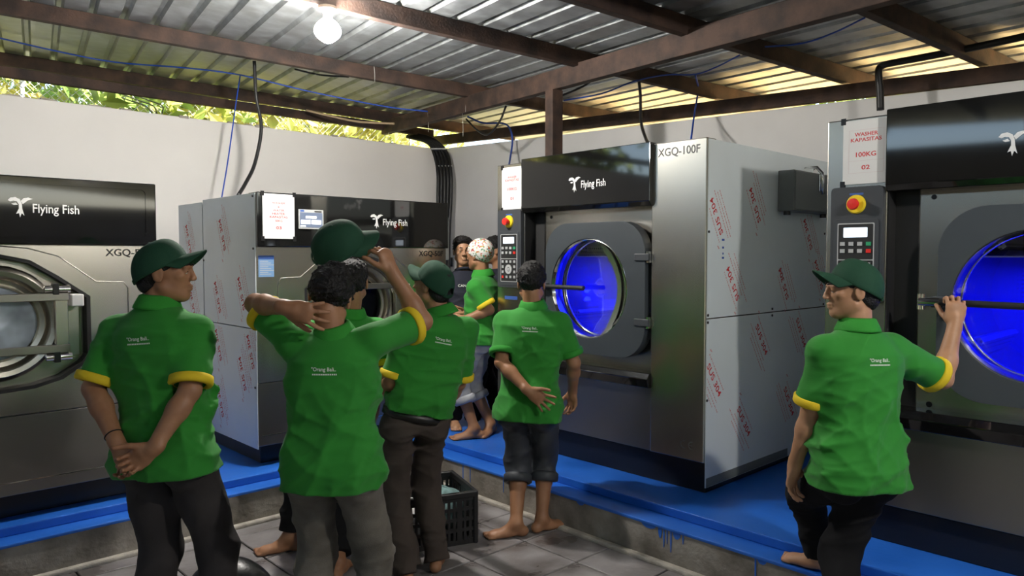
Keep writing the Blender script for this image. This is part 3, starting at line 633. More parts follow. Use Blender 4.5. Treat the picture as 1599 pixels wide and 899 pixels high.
    film_print(sp, o_, (0, 1, 0), (0, 0, 1), [(.54, 1.965, 120), (.29, 1.486, 122), (.93, 1.47, 120), (1.27, 1.80, 120), (.10, 1.88, 120), (1.45, 1.52, 120)], (.02, 1.58, 1.30, 2.31))
    film_print(sp2, o_, (0, 1, 0), (0, 0, 1), [(.647, 1.124, -56), (.44, .635, -54), (1.19, 1.13, -58), (1.03, .68, -58), (.095, .93, -56), (1.42, .55, -56)], (.02, 1.58, .37, 1.28))
    for (yy, zz) in ((.02, 1.312), (.02, 1.27), (.02, 1.79), (.02, .82), (.78, 1.312), (.78, 1.27), (1.53, 1.81), (1.53, 1.31)):
        MB().tube([(W + .003, yy, z(zz)), (W + .008, yy, z(zz))], .008, 8).build('screw', 'black', R)
    if with_side:
        bx = MB().box((W + .004, .83, z(1.94)), (W + .115, 1.465, z(2.20))).build('junction_box', 'box_grey', R, bevel=.006)
        MB().box((W + .115, .838, z(1.948)), (W + .122, 1.457, z(2.192))).build('box_lid', 'box_grey', bx, bevel=.002)
        MB().box((W + .122, 1.16, z(2.08)), (W + .130, 1.20, z(2.19))).build('hasp', 'chrome', bx, bevel=.002)
        MB().tube([(W + .02, 1.17, z(2.235)), (W + .10, 1.18, z(2.24)), (W + .135, 1.185, z(2.20)), (W + .14, 1.185, z(2.06))], .012, 8).build('latch_lever', 'chrome', bx, smooth=True)
        MB().box((W + .02, 1.15, z(2.20)), (W + .09, 1.22, z(2.235))).build('latch_block', 'chrome', bx, bevel=.003)
        for yy in (.87, 1.40): MB().tube([(W + .05, yy, z(1.915)), (W + .05, yy, z(1.945))], .022, 12).build('cable_gland', 'black', bx)
        # small hand-written mark below the stamps
        lm = MB()
        for k, (a, b) in enumerate(((0, .03), (.045, .02), (.08, .012), (.105, .025))):
            lm.box((W + .0045, .175 - b / 2, z(1.74 - a)), (W + .005, .175 + b / 2, z(1.752 - a)))
        lm.build('pen_mark', 'sticker_d', R)
    return R

def paper_sign(p0, ex, ez, w, h, lines, label, num_split):
    # a printed sheet; p0 lower-left corner, ex along its width
    ex = np.array(ex, float); ez = np.array(ez, float); out = np.cross(ex, ez)
    r = tag(empty('paper_sign', tuple(p0)), label, 'paper sign', 'printed signs on the washers')
    MB().plate([(0, 0), (w, 0), (w, h), (0, h)], [], out * .001, ex, ez, .0008).build('sheet', 'paper', r)
    q = out * .0022
    fr = MB(); b = .006
    def ln(x0, y0, x1, y1): fr.add([q + ex * x0 + ez * y0, q + ex * x1 + ez * y0, q + ex * x1 + ez * y1, q + ex * x0 + ez * y1], [(0, 1, 2, 3)])
    x0, x1, y0, y1 = w * .13, w * .87, h * .17, h * .84; t = .0016
    ln(x0, y0, x1, y0 + t); ln(x0, y1, x1, y1 + t); ln(x0, y0, x0 + t, y1); ln(x1, y0, x1 + t, y1); ln(x0, h * num_split, x1, h * num_split + t)
    fr.build('printed_frame', 'line_ink', r)
    tm = MB()
    for (s, yy, ht, wd) in lines:
        add_text(tm, s, q + ex * (w / 2) + ez * (h * yy), ex, ez, width=wd * w, height=ht * h, bold=.018)
    tm.build('printed_text', 'red_ink', r)
    for (xx, yy) in ((0, h), (w, h), (0, 0), (w, 0)):
        MB().obox(q * .6 + ex * xx + ez * yy, (ex, ez, out), (.012, .016, .0006)).build('tape', 'black', r)
    return r

W1 = big_washer(4.07, 'large stainless washer marked 01 with a latched grey box on its side', 1, True)
W2 = big_washer(1.62, 'large stainless washer cut by the right frame edge, marked 02', 2, False)
paper_sign((3.697, 4.07 - .055, 1.99), (0, -1, 0), (0, 0, 1), .215, .305, [('WASHER', .76, .06, .44), ('KAPASITAS', .69, .06, .66), ('100KG', .48, .07, .46), ('01', .255, .065, .16)], 'white sign reading WASHER KAPASITAS 100KG 01 on latched washer', .36)
paper_sign((3.697, 1.62 - .079, 2.0), (0, -1, 0), (0, 0, 1), .218, .307, [('WASHER', .775, .06, .50), ('KAPASITAS', .69, .06, .66), ('100KG', .46, .075, .43), ('02', .255, .07, .18)], 'white sign reading WASHER KAPASITAS 100KG 02 on rightmost washer', .36)

def small_washer(xleft, yfront, label, touch):
    W = 1.565; D = 1.36
    R = tag(empty('washing_machine', (xleft, yfront, PT)), label, 'washing machine', 'smaller industrial washers')
    z = lambda v: v - PT
    B = lambda x0, x1, y0, y1, z0, z1: MB().box((x0, y0, z(z0)), (x1, y1, z(z1)))
    B(.06, W - .06, .10, D - .06, PT, .41).build('plinth', 'black', R, bevel=.006)
    # header
    hd = B(0, W, -.035, .10, 1.712, 2.066).build('header_panel', 'gloss_black', R, bevel=.006)
    if not touch: MB().plate(rrect(.05, z(1.75), W - .05, z(2.035), .03), [rrect(.058, z(1.758), W - .058, z(2.027), .025)], (0, -.035, 0), (1, 0, 0), (0, 0, 1), .005).build('header_bead', 'gloss_black', hd)
    Y0[0] = -.0365; lx = .995
    lm = MB(); fish_logo(lm, (.90, z(1.905)), .108); lm.build('fish_emblem', 'logo', hd)
    lm = MB(); add_text(lm, 'Flying Fish', (1.062, -.037, z(1.893)), (1, 0, 0), (0, 0, 1), width=.215, height=.062, bold=.012); lm.build('brand_lettering', 'logo', hd)
    # front panel with barrel shaped cut-out
    half = [(.03, 1.66), (.16, 1.63), (.285, 1.547), (.44, 1.43), (.44, 1.10), (.41, 1.06), (.30, .985), (.17, .95), (.03, .94)]
    cx = .7825
    hole = [(cx + a, z(b)) for a, b in half] + [(cx - a, z(b)) for a, b in reversed(half)]
    MB().plate([(0, z(.82)), (W, z(.82)), (W, z(1.712)), (0, z(1.712))], [hole], (0, .012, 0), (1, 0, 0), (0, 0, 1), .012).build('front_panel', 'steel', R)
    B(.0, W, .0, .012, .40, .815).build('lower_panel', 'steel_dark', R, bevel=.003)
    B(.03, W - .03, .0, -.002, .465, .470).build('panel_crease', 'chrome', R)
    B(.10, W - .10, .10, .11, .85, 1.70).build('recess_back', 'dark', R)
    g = MB().plate([(cx + a * 1.0, z(b)) for a, b in half] + [(cx - a, z(b)) for a, b in reversed(half)], [[(cx + a * .955, z(1.3 + (b - 1.3) * .95)) for a, b in half] + [(cx - a * .955, z(1.3 + (b - 1.3) * .95)) for a, b in reversed(half)]], (0, .10, 0), (1, 0, 0), (0, 0, 1), .10); g.build('gasket', 'rubber', R)
    em = [(cx, 1.705), (cx + .15, 1.692), (cx + .29, 1.65), (cx + .47, 1.51), (cx + .61, 1.505), (cx + .632, 1.47), (cx + .632, 1.02)]
    for s in (1, -1):
        MB().tube([(cx + s * (a - cx), -.001, z(b)) for a, b in em], .003, 6).build('embossed_bead', 'steel_dark', R, smooth=True)
    # door: dished plate, ring, glass, clamp frame
    cz = z(1.30)
    ip = MB().plate([(cx + a * .95, z(1.3 + (b - 1.3) * .945)) for a, b in half] + [(cx - a * .95, z(1.3 + (b - 1.3) * .945)) for a, b in reversed(half)], [circ(cx, cz, .27)], (0, .09, 0), (1, 0, 0), (0, 0, 1), .012).build('door_surround', 'steel', R)
    d = MB().lathe([(.30, .08), (.305, .04), (.29, .0), (.275, -.015), (.25, -.01), (.235, .02), (.23, .05), (.205, .055), (.20, .03), (.19, .025), (.19, .07)], (cx, 0, cz), (0, 1, 0), 64).build('door', 'steel', R, angle=45)
    MB().lathe([(.001, .035), (.10, .036), (.192, .04)], (cx, 0, cz), (0, 1, 0), 48).build('glass', 'glass_dark' if touch else 'glass_foam', d, smooth=True)
    MB().lathe([(.20, .10), (.30, .13), (.30, .60), (.001, .62)], (cx, 0, cz), (0, 1, 0), 48).build('drum', 'drum', R, angle=40)
    for zz in (1.435, 1.16):
        MB().box((cx - .33, -.075, z(zz) - .020), (cx + .32, -.035, z(zz) + .020)).build('clamp_bar', 'steel_dark', d, bevel=.003)
    MB().box((cx + .255, -.072, z(1.16)), (cx + .315, -.038, z(1.435))).build('clamp_bar', 'steel', d, bevel=.003)
    for zz in (1.475, 1.115):
        k = MB().tube([(cx + .21, -.055, z(zz)), (cx + .33, -.055, z(zz))], .020, 12).build('hinge', 'chrome', d, angle=40)
        MB().box((cx + .245, -.078, z(zz) - .028), (cx + .275, -.03, z(zz) + .028)).build('hinge_block', 'black', k, bevel=.003)
    MB().box((cx + .335, -.06, z(1.38)), (cx + .395, .09, z(1.445))).build('door_catch', 'paper', R, bevel=.006)
    MB().box((cx + .325, .07, z(1.10)), (cx + .40, .088, z(1.40))).build('catch_plate', 'steel', R, bevel=.003)
    lm = MB(); add_text(lm, 'XGQ-50F', (1.42, -.0012, z(1.668)), (1, 0, 0), (0, 0, 1), width=.235, height=.048, bold=.014); lm.build('model_lettering', 'black_ink', R)
    # sides, top, back
    B(.004, W - .004, .10, D, 2.03, 2.045).build('top_panel', 'film', R)
    B(.004, W - .004, D - .01, D, .40, 2.04).build('back_panel', 'film', R)
    B(W - .004, W, .012, D, .40, 1.712).build('side_panel', 'steel', R)
    B(W - .004, W, .10, D, 1.712, 2.045).build('side_panel', 'steel', R)
    s1 = B(-.004, 0, -.005, .865, 1.178, 2.06).build('side_panel', 'film', R)
    s2 = B(-.004, 0, -.005, .865, .385, 1.172).build('side_panel', 'film', R)
    s3 = B(-.004, 0, .880, D, .385, 2.045).build('side_panel', 'film', R)
    o_ = (-.0046, 0, z(0))
    ex = (0, -1, 0)
    if touch:
        film_print(s1, o_, ex, (0, 0, 1), [(-.52, 1.80, 112), (-.22, 1.40, 112), (-.62, 1.36, 112)], (-.855, -.01, 1.19, 2.05))
        film_print(s2, o_, ex, (0, 0, 1), [(-.62, 1.02, 112), (-.22, .86, 112), (-.09, 1.02, 112), (-.60, .62, 112)], (-.855, -.01, .40, 1.16))
        film_print(s3, o_, ex, (0, 0, 1), [(-1.16, 1.78, 112), (-1.10, 1.30, 112), (-1.16, .80, 112)], (-1.35, -.89, .40, 2.03))
    for (yy, zz) in ((.02, 1.70), (.02, 1.20), (.02, .79), (.84, 1.16), (.86, 1.62), (.02, 2.04)):
        MB().tube([(-.003, yy, z(zz)), (-.009, yy, z(zz))], .008, 8).build('screw', 'black', R)
    if touch:
        sc = MB().plate(rrect(.285, z(1.835), .468, z(1.965), .004), [], (0, -.034, 0), (1, 0, 0), (0, 0, 1), .008).build('touch_screen', 'key_grey', R, bevel=.002)
        MB().plate(rrect(.293, z(1.845), .460, z(1.945), .003), [], (0, -.042, 0), (1, 0, 0), (0, 0, 1), .001).build('display', 'screen', sc)
        for (a, b, c_, e_) in ((.335, 1.905, .415, 1.922), (.300, 1.867, .370, 1.895), (.378, 1.867, .450, 1.895), (.297, 1.848, .335, 1.858)):
            MB().plate(rrect(a, z(b), c_, z(e_), .003), [], (0, -.043, 0), (1, 0, 0), (0, 0, 1), .001).build('display_field', 'screen_w', sc)
        MB().plate(rrect(.296, z(1.949), .325, z(1.961), .001), [], (0, -.042, 0), (1, 0, 0), (0, 0, 1), .0008).build('screen_badge', 'sticker_d', sc)
        MB().plate(rrect(.40, z(1.949), .455, z(1.958), .001), [], (0, -.042, 0), (1, 0, 0), (0, 0, 1), .0008).build('screen_badge', 'black_ink', sc)
        st = MB().plate([(.018, z(1.515)), (.125, z(1.515)), (.125, z(1.655)), (.018, z(1.655))], [], (0, -.0006, 0), (1, 0, 0), (0, 0, 1), .0006).build('blue_label', 'sticker', R)
        MB().plate([(.018, z(1.63)), (.125, z(1.63)), (.125, z(1.655)), (.018, z(1.655))], [], (0, -.0014, 0), (1, 0, 0), (0, 0, 1), .0006).build('label_title', 'sticker_d', st)
        lm = MB()
        for k in range(8): lm.box((.028, -.0014, z(1.615 - k * .012)), (.085 + .02 * (k % 3), -.0012, z(1.619 - k * .012)))
        lm.build('label_lines', 'key_grey', st)
        sw = MB().box((W + .0, .02, z(1.62)), (W + .05, .20, z(1.96))).build('switch_box', 'key_grey', R, bevel=.005)
    return R
W3 = small_washer(2.09, 4.63, 'stainless washer with touch screen and red-stamped film on its side, marked 03', True)
W4 = small_washer(-.11, 4.57, 'stainless washer with misted round window at the left frame edge', False)
paper_sign((2.09 + .033, 4.63 - .038, 1.765), (1, 0, 0), (0, 0, 1), .222, .292, [('WASHER', .80, .05, .42), ('&', .715, .045, .05), ('WATER', .635, .05, .36), ('HEATER', .56, .05, .40), ('KAPASITAS', .485, .05, .56), ('50KG', .40, .045, .22), ('03', .245, .07, .17)], 'white sign reading WASHER & WATER HEATER KAPASITAS 50KG 03', .335)
# ---------------------------------------------------------------- crate with washing, bag on the floor
cr_o = np.array([2.50, 3.43, 0.0])
ca = math.radians(-20)
crate = tag(empty('plastic_crate', (2.287, 3.368, 0.0), ca), 'black slatted plastic crate on the floor behind brown trousers', 'crate')
CL, CWd, CH = .48, .42, .30
def grid_side(a, b, name):
    a = np.array(a, float); b = np.array(b, float); d = b - a; L = np.linalg.norm(d); d /= L; nrm = np.cross((0, 0, 1), d)
    m = MB()
    for zz, hh in ((.012, .024), (.085, .012), (.145, .012), (.205, .012), (.262, .012)): m.obox((a + b) / 2 + np.array([0, 0, zz]), (d, nrm, (0, 0, 1)), (L / 2, .005, hh / 2 + .004))
    k = int(L / .032)
    for i in range(k + 1):
        p = a + d * (L * i / k); m.obox(p + np.array([0, 0, CH / 2]), (d, nrm, (0, 0, 1)), (.0075 if i % 6 else .016, .006, CH / 2))
    return m
cs = [((0, 0, 0), (CL, 0, 0)), ((CL, 0, 0), (CL, CWd, 0)), ((CL, CWd, 0), (0, CWd, 0)), ((0, CWd, 0), (0, 0, 0))]
for a, b in cs: grid_side(a, b, 's').build('slatted_side', 'crate', crate)
MB().box((0, 0, 0), (CL, CWd, .015)).build('base', 'crate', crate)
MB().plate([(-.015, -.015), (CL + .015, -.015), (CL + .015, CWd + .015), (-.015, CWd + .015)], [[(.01, .01), (CL - .01, .01), (CL - .01, CWd - .01), (.01, CWd - .01)]], (0, 0, CH - .03), (1, 0, 0), (0, 1, 0), .035).build('rim', 'crate', crate, bevel=.006)
for (x, y) in ((0, 0), (CL, 0), (CL, CWd), (0, CWd)): MB().box((x - .014, y - .014, 0), (x + .014, y + .014, CH)).build('corner_post', 'crate', crate, bevel=.005)
def lump(c, r, seed, flat=.6, amp=.25):
    rg = np.random.default_rng(seed); ph = rg.uniform(0, 6, 6); n, m_ = 20, 12; vs = []; fs = []
    for i in range(m_ + 1):
        th = math.pi * i / m_
        for k in range(n):
            t = 2 * math.pi * k / n; rr = r * (1 + amp * .5 * (math.sin(3 * t + ph[0] + 2 * th) + .7 * math.sin(5 * t - 4 * th + ph[1]) * math.sin(th)))
            vs.append((c[0] + rr * math.sin(th) * math.cos(t), c[1] + rr * math.sin(th) * math.sin(t), c[2] + rr * flat * math.cos(th)))
    for i in range(m_):
        for k in range(n): fs.append((i * n + k, i * n + (k + 1) % n, (i + 1) * n + (k + 1) % n, (i + 1) * n + k))
    return MB().add(vs, fs)
cloth = tag(lump((0, 0, .13), .155, 5, .75, .22).build('bundled_cloth', 'rag', smooth=True), 'crumpled teal cloth bundle inside the black crate', 'cloth')
cloth.location = (2.69, 3.46, .018)
cloth2 = tag(lump((0, 0, .11), .13, 9, .8, .22).build('bundled_cloth', 'paper', smooth=True), 'crumpled pale cloth lying inside the black crate', 'cloth')
cloth2.location = (2.47, 3.50, .018)
# ---------------------------------------------------------------- people: smooth-blended bodies grown on a grid
f32 = np.float32
def nrm(v): v = np.array(v, float); return v / np.linalg.norm(v)
class Field:
    def __init__(s, lo, hi, h):
        s.h = h; s.lo = np.array(lo, float) - 3 * h; n = np.ceil((np.array(hi) + 3 * h - s.lo) / h).astype(int) + 1
        s.n = n; s.F = np.full(n, 0.5, f32); s.ax = [(s.lo[i] + h * np.arange(n[i])).astype(f32) for i in range(3)]
    def win(s, lo, hi):
        a = np.maximum(np.floor((np.array(lo) - s.lo) / s.h).astype(int), 0); b = np.minimum(np.ceil((np.array(hi) - s.lo) / s.h).astype(int) + 1, s.n)
        return a, b
    def op(s, fn, lo, hi, k=0.01, mode='u'):
        pad = max(k, 0.004) + 2 * s.h; a, b = s.win(np.array(lo) - pad, np.array(hi) + pad)
        if (b <= a).any(): return
        X = s.ax[0][a[0]:b[0], None, None]; Y = s.ax[1][None, a[1]:b[1], None]; Z = s.ax[2][None, None, a[2]:b[2]]
        d = fn(X, Y, Z).astype(f32); W = s.F[a[0]:b[0], a[1]:b[1], a[2]:b[2]]
        if mode == 'u':
            e = np.maximum(k - np.abs(W - d), 0); np.minimum(W, d, out=W); W -= e * e * f32(0.25 / k)
        elif mode == 's':
            d = -d; e = np.maximum(k - np.abs(W - d), 0); np.maximum(W, d, out=W); W += e * e * f32(0.25 / k)
        else: np.maximum(W, d, out=W)
    def cap(s, a, b, ra, rb=None, k=0.01, mode='u', flat=None):
        rb = ra if rb is None else rb; a = np.array(a, float); b = np.array(b, float); ba = b - a; L2 = float(ba @ ba) + 1e-12; r = max(ra, rb)
        A = a.astype(f32); Bv = ba.astype(f32)
        def fn(X, Y, Z):
            x = X - A[0]; y = Y - A[1]; z = Z - A[2]; t = np.clip((x * Bv[0] + y * Bv[1] + z * Bv[2]) / f32(L2), 0, 1)
            d = np.sqrt((x - t * Bv[0]) ** 2 + (y - t * Bv[1]) ** 2 + (z - t * Bv[2]) ** 2) - (f32(ra) + t * f32(rb - ra))
            if flat is not None: d = np.maximum(d, (x * Bv[0] + y * Bv[1] + z * Bv[2]) / f32(math.sqrt(L2)) - f32(flat))
            return d
        s.op(fn, np.minimum(a, b) - r, np.maximum(a, b) + r, k, mode)
    def ell(s, c, R, r, k=0.01, mode='u'):
        c = np.array(c, float); R = np.array(R, float); e = np.sqrt(((R.T * np.array(r)) ** 2).sum(1)); Rf = R.astype(f32); rr = [f32(v) for v in r]; cf = c.astype(f32)
        def fn(X, Y, Z):
            x = X - cf[0]; y = Y - cf[1]; z = Z - cf[2]; q = [(Rf[i, 0] * x + Rf[i, 1] * y + Rf[i, 2] * z) / rr[i] for i in range(3)]
            k0 = np.sqrt(q[0] ** 2 + q[1] ** 2 + q[2] ** 2); k1 = np.sqrt((q[0] / rr[0]) ** 2 + (q[1] / rr[1]) ** 2 + (q[2] / rr[2]) ** 2)
            return k0 * (k0 - 1) / np.maximum(k1, f32(1e-6))
        s.op(fn, c - e, c + e, k, mode)
    def loft(s, a, b, r_, f_, tab, k=0.02, mode='u'):
        # elliptical loft along a->b; tab rows (t, halfwidth, halfdepth, forward offset)
        a = np.array(a, float); b = np.array(b, float); u = b - a; L = np.linalg.norm(u); u /= L
        r_ = np.array(r_, float); r_ = nrm(r_ - u * (r_ @ u)); f_ = np.array(f_, float); f_ = nrm(f_ - u * (f_ @ u) - r_ * (f_ @ r_)); T = np.array(tab)
        m = T[:, 1].max() + 0.02
        def fn(X, Y, Z):
            x = X - f32(a[0]); y = Y - f32(a[1]); z = Z - f32(a[2])
            t = (x * f32(u[0]) + y * f32(u[1]) + z * f32(u[2])); tn = np.clip(t / f32(L), 0, 1)
            w = np.interp(tn, T[:, 0], T[:, 1]).astype(f32); dp = np.interp(tn, T[:, 0], T[:, 2]).astype(f32); of = np.interp(tn, T[:, 0], T[:, 3]).astype(f32)
            p = (x * f32(r_[0]) + y * f32(r_[1]) + z * f32(r_[2])); q = (x * f32(f_[0]) + y * f32(f_[1]) + z * f32(f_[2])) - of
            pw_ = f32(2.4)
            d = ((np.abs(p) / w) ** pw_ + (np.abs(q) / dp) ** pw_) ** (1 / pw_); d = (d - 1) * np.minimum(w, dp)
            return np.maximum(d, np.maximum(-t, t - f32(L)))
        s.op(fn, np.minimum(a, b) - m, np.maximum(a, b) + m, k, mode)
    def plane(s, p, n, lo=None, hi=None):      # keep the side where (x-p).n < 0
        p = np.array(p, float); n = nrm(n)
        def fn(X, Y, Z): return (X - f32(p[0])) * f32(n[0]) + (Y - f32(p[1])) * f32(n[1]) + (Z - f32(p[2])) * f32(n[2])
        if lo is None: lo = s.lo; hi = s.lo + s.h * s.n
        s.op(fn, lo, hi, 0.004, 'i')
    def noise(s, fn):
        I = np.nonzero(np.abs(s.F) < 0.04); P = np.stack([s.ax[i][I[i]] for i in range(3)], 1); s.F[I] += fn(P).astype(f32)
    def mesh(s):
        F = s.F; S = F < 0; n = s.n
        c = np.zeros(n - 1, np.uint8)
        for dx in (0, 1):
            for dy in (0, 1):
                for dz in (0, 1): c += S[dx:n[0] - 1 + dx, dy:n[1] - 1 + dy, dz:n[2] - 1 + dz]
        I = np.stack(np.nonzero((c > 0) & (c < 8)), 1); N = len(I)
        idx = np.full(n - 1, -1, np.int32); idx[I[:, 0], I[:, 1], I[:, 2]] = np.arange(N)
        off = np.array([(i >> 2 & 1, i >> 1 & 1, i & 1) for i in range(8)]); V = np.stack([F[I[:, 0] + o[0], I[:, 1] + o[1], I[:, 2] + o[2]] for o in off], 1)
        acc = np.zeros((N, 3)); cnt = np.zeros(N)
        for i in range(8):
            for j in range(i + 1, 8):
                if np.abs(off[i] - off[j]).sum() != 1: continue
                m = (V[:, i] < 0) != (V[:, j] < 0); a = V[m, i]; b = V[m, j]; t = (a / (a - b))[:, None]
                acc[m] += off[i] + t * (off[j] - off[i]); cnt[m] += 1
        P = s.lo + s.h * (I + acc / cnt[:, None])
        Q = []
        for axn in range(3):
            o1, o2 = [(1, 2), (2, 0), (0, 1)][axn]
            sl0 = [slice(None)] * 3; sl1 = [slice(None)] * 3; sl0[axn] = slice(0, -1); sl1[axn] = slice(1, None)
            A = S[tuple(sl0)]; Bm = S[tuple(sl1)]; E = np.stack(np.nonzero(A != Bm), 1)
            E = E[(E[:, o1] > 0) & (E[:, o2] > 0) & (E[:, o1] < n[o1] - 1) & (E[:, o2] < n[o2] - 1)]
            ins = A[E[:, 0], E[:, 1], E[:, 2]]
            def g(d1, d2):
                e = E.copy(); e[:, o1] -= d1; e[:, o2] -= d2; return idx[e[:, 0], e[:, 1], e[:, 2]]
            q = np.stack([g(1, 1), g(0, 1), g(0, 0), g(1, 0)], 1); q[~ins] = q[~ins][:, ::-1]; Q.append(q)
        return P, np.concatenate(Q)
def grid_obj(fl, name, m, loc, parent=None):
    P, Q = fl.mesh(); P = P - np.array(loc)
    me = bpy.data.meshes.new(name); me.vertices.add(len(P)); me.vertices.foreach_set('co', P.astype(f32).ravel())
    me.loops.add(Q.size); me.loops.foreach_set('vertex_index', Q.astype(np.int32).ravel())
    me.polygons.add(len(Q)); me.polygons.foreach_set('loop_start', np.arange(0, Q.size, 4, dtype=np.int32)); me.polygons.foreach_set('loop_total', np.full(len(Q), 4, np.int32))
    me.update(calc_edges=True); me.polygons.foreach_set('use_smooth', np.ones(len(Q), bool))
    o = bpy.data.objects.new(name, me); COL.objects.link(o); me.materials.append(M[m])
    if parent: o.parent = parent
    else: o.location = loc
    return o, P, Q

def folds(seed, amp, fz=30.0, fh=16.0, ridge=False):
    rg = np.random.default_rng(seed); D = rg.normal(0, 1, (6, 3)); D /= np.linalg.norm(D, axis=1)[:, None]; ph = rg.uniform(0, 6.28, 12)
    sc = np.array([fh, fh, fz])
    def fn(P):
        p = P * sc; o = np.zeros(len(P))
        for i in range(6):
            w = np.sin(p @ D[(i + 2) % 6] * 0.45 + ph[i + 6]); q = np.sin(p @ D[i] * .8 + ph[i] + 1.6 * w)
            o += ((1 - np.abs(q)) ** 2 * 1.6 - .45 if ridge else q) * (0.5 + 0.5 * w)
        return -amp * o / 2.0
    return fn

def hand(fl, wr, d, pn, side, curl=(20, 25, 20), spread=4.0, thumb=(40, 0.5), s=1.0, cl=None):
    # wr wrist, d direction to the knuckles, pn palm normal (towards the palm side), side=+1: thumb towards +lat
    wr = np.array(wr, float); d = nrm(d); pn = np.array(pn, float); pn = nrm(pn - d * (pn @ d)); lat = np.cross(pn, d) * side
    R = np.array([lat, pn, d])
    fl.cap(wr - d * .02, wr + d * .03, .026 * s, .026 * s, .015)
    fl.ell(wr + d * .052 * s, R, (.041 * s, .0165 * s, .050 * s), .014)
    fl.ell(wr + d * .078 * s, R, (.042 * s, .0135 * s, .022 * s), .01)
    fl.ell(wr + d * .035 * s + lat * .022 * s + pn * .008, R, (.018 * s, .015 * s, .032 * s), .012)
    for i, (lo_, ln) in enumerate(((.031, .069), (.0105, .078), (-.0105, .072), (-.030, .056))):
        c = cl[i] if cl else curl
        root = wr + d * (.088 - (.010 if i == 3 else .002 if i == 0 else 0)) * s + lat * lo_ * s
        fan = math.radians(spread) * (lo_ / .0105); dd = nrm(d * math.cos(fan) + lat * math.sin(fan)); ang = 0.0; p = root - dd * .012; rad = .0088 * s if i < 3 else .0078 * s
        for j, (fr, cc) in enumerate(zip((.46, .30, .24), c)):
            ang += math.radians(cc); v = dd * math.cos(ang) + pn * math.sin(ang); q = p + v * (ln * fr + (.012 if j == 0 else 0)) * s
            fl.cap(p, q, rad, rad * .93, .003); p = q; rad *= .93
    ta, tb = thumb; t0 = wr + d * .022 * s + lat * .028 * s + pn * .006; a = math.radians(ta)
    v1 = nrm(d * math.cos(a) + lat * math.sin(a) + pn * tb); p1 = t0 + v1 * .042 * s; v2 = nrm(v1 + d * .35); p2 = p1 + v2 * .032 * s; p3 = p2 + nrm(v2 + pn * .3) * .020 * s
    fl.cap(t0, p1, .0135 * s, .0115 * s, .008); fl.cap(p1, p2, .0112 * s, .0102 * s, .003); fl.cap(p2, p3, .0100 * s, .0085 * s, .003)

def foot(fl, an, d, sole, s=1.0, side=1):
    an = np.array(an, float); d = nrm([d[0], d[1], 0]); r = np.array([d[1], -d[0], 0]) * side    # r: towards the little toe
    g = np.array([an[0], an[1], sole])
    up = np.array([0, 0, 1.])
    fl.ell(g - d * .035 + up * .032, [r, d, up], (.032, .040, .033), .02)
    fl.cap(an, g + d * .06 + up * .035, .036, .030, .03)
    fl.ell(g + d * .075 + up * .024, [r, d, up], (.040, .085, .026), .02)
    fl.ell(g + d * .125 + up * .018, [r, d, up], (.045, .045, .020), .015)
    for i, (lt, ln, rr) in enumerate(((-.030, .046, .0130), (-.010, .044, .0095), (.008, .038, .0090), (.024, .030, .0085), (.038, .020, .0080))):
        b0 = g + d * .150 + r * lt + up * (rr + .001); fl.cap(b0 - d * .02, b0 + d * ln * .75, rr, rr * .9, .004)
    fl.plane([0, 0, sole + .0005], (0, 0, -1), g - .3, np.array([g[0] + .3, g[1] + .3, sole + .02]))

def mid(a, b, t): return np.array(a) + (np.array(b) - np.array(a)) * t

def head_frame(yaw, pitch=0.0, roll=0.0):
    a = math.radians(yaw); f = HEAD * math.cos(a) + RC * math.sin(a); r = RC * math.cos(a) - HEAD * math.sin(a); u = np.array([0, 0, 1.])
    p = math.radians(pitch); f, u = f * math.cos(p) + u * math.sin(p), u * math.cos(p) - f * math.sin(p)
    q = math.radians(roll); r, u = r * math.cos(q) + u * math.sin(q), u * math.cos(q) - r * math.sin(q)
    return r, f, u

def head_sdf(fl, c, fr, s=1.0):
    r, f, u = fr; R = np.array([r, f, u])
    def L(x, y, z): return c + (r * x + f * y + u * z) * s
    E_ = lambda x, y, z, a, b, d, k=.015, m='u': fl.ell(L(x, y, z), R, (a * s, b * s, d * s), k, m)
    E_(0, -.014, .034, .073, .092, .076); E_(0, .026, -.030, .059, .062, .082, .03); E_(0, .058, -.090, .026, .024, .022, .02)
    for sd in (-1, 1):
        fl.cap(L(sd * .050, .0, -.058), L(sd * .012, .060, -.094), .021 * s, .018 * s, .02)
        E_(sd * .040, .060, -.016, .021, .019, .018, .015)
        E_(sd * .031, .093, .003, .017, .012, .0095, .012, 's')
        E_(sd * .031, .079, .001, .0145, .0115, .0095, .004)
        fl.cap(L(sd * .014, .090, .020), L(sd * .044, .080, .018), .0085 * s, .008 * s, .012)
        E_(sd * .0125, .099, -.030, .0105, .0105, .0085, .006)
        E_(sd * .075, -.010, -.006, .0085, .021, .033, .004); E_(sd * .085, -.004, -.004, .006, .011, .020, .004, 's')
    fl.cap(L(0, .090, .014), L(0, .103, -.026), .0080 * s, .0105 * s, .010)
    E_(0, .088, -.058, .023, .009, .0065, .008); E_(0, .086, -.070, .020, .0090, .0070, .008); E_(0, .098, -.064, .022, .008, .0016, .003, 's')
    return L

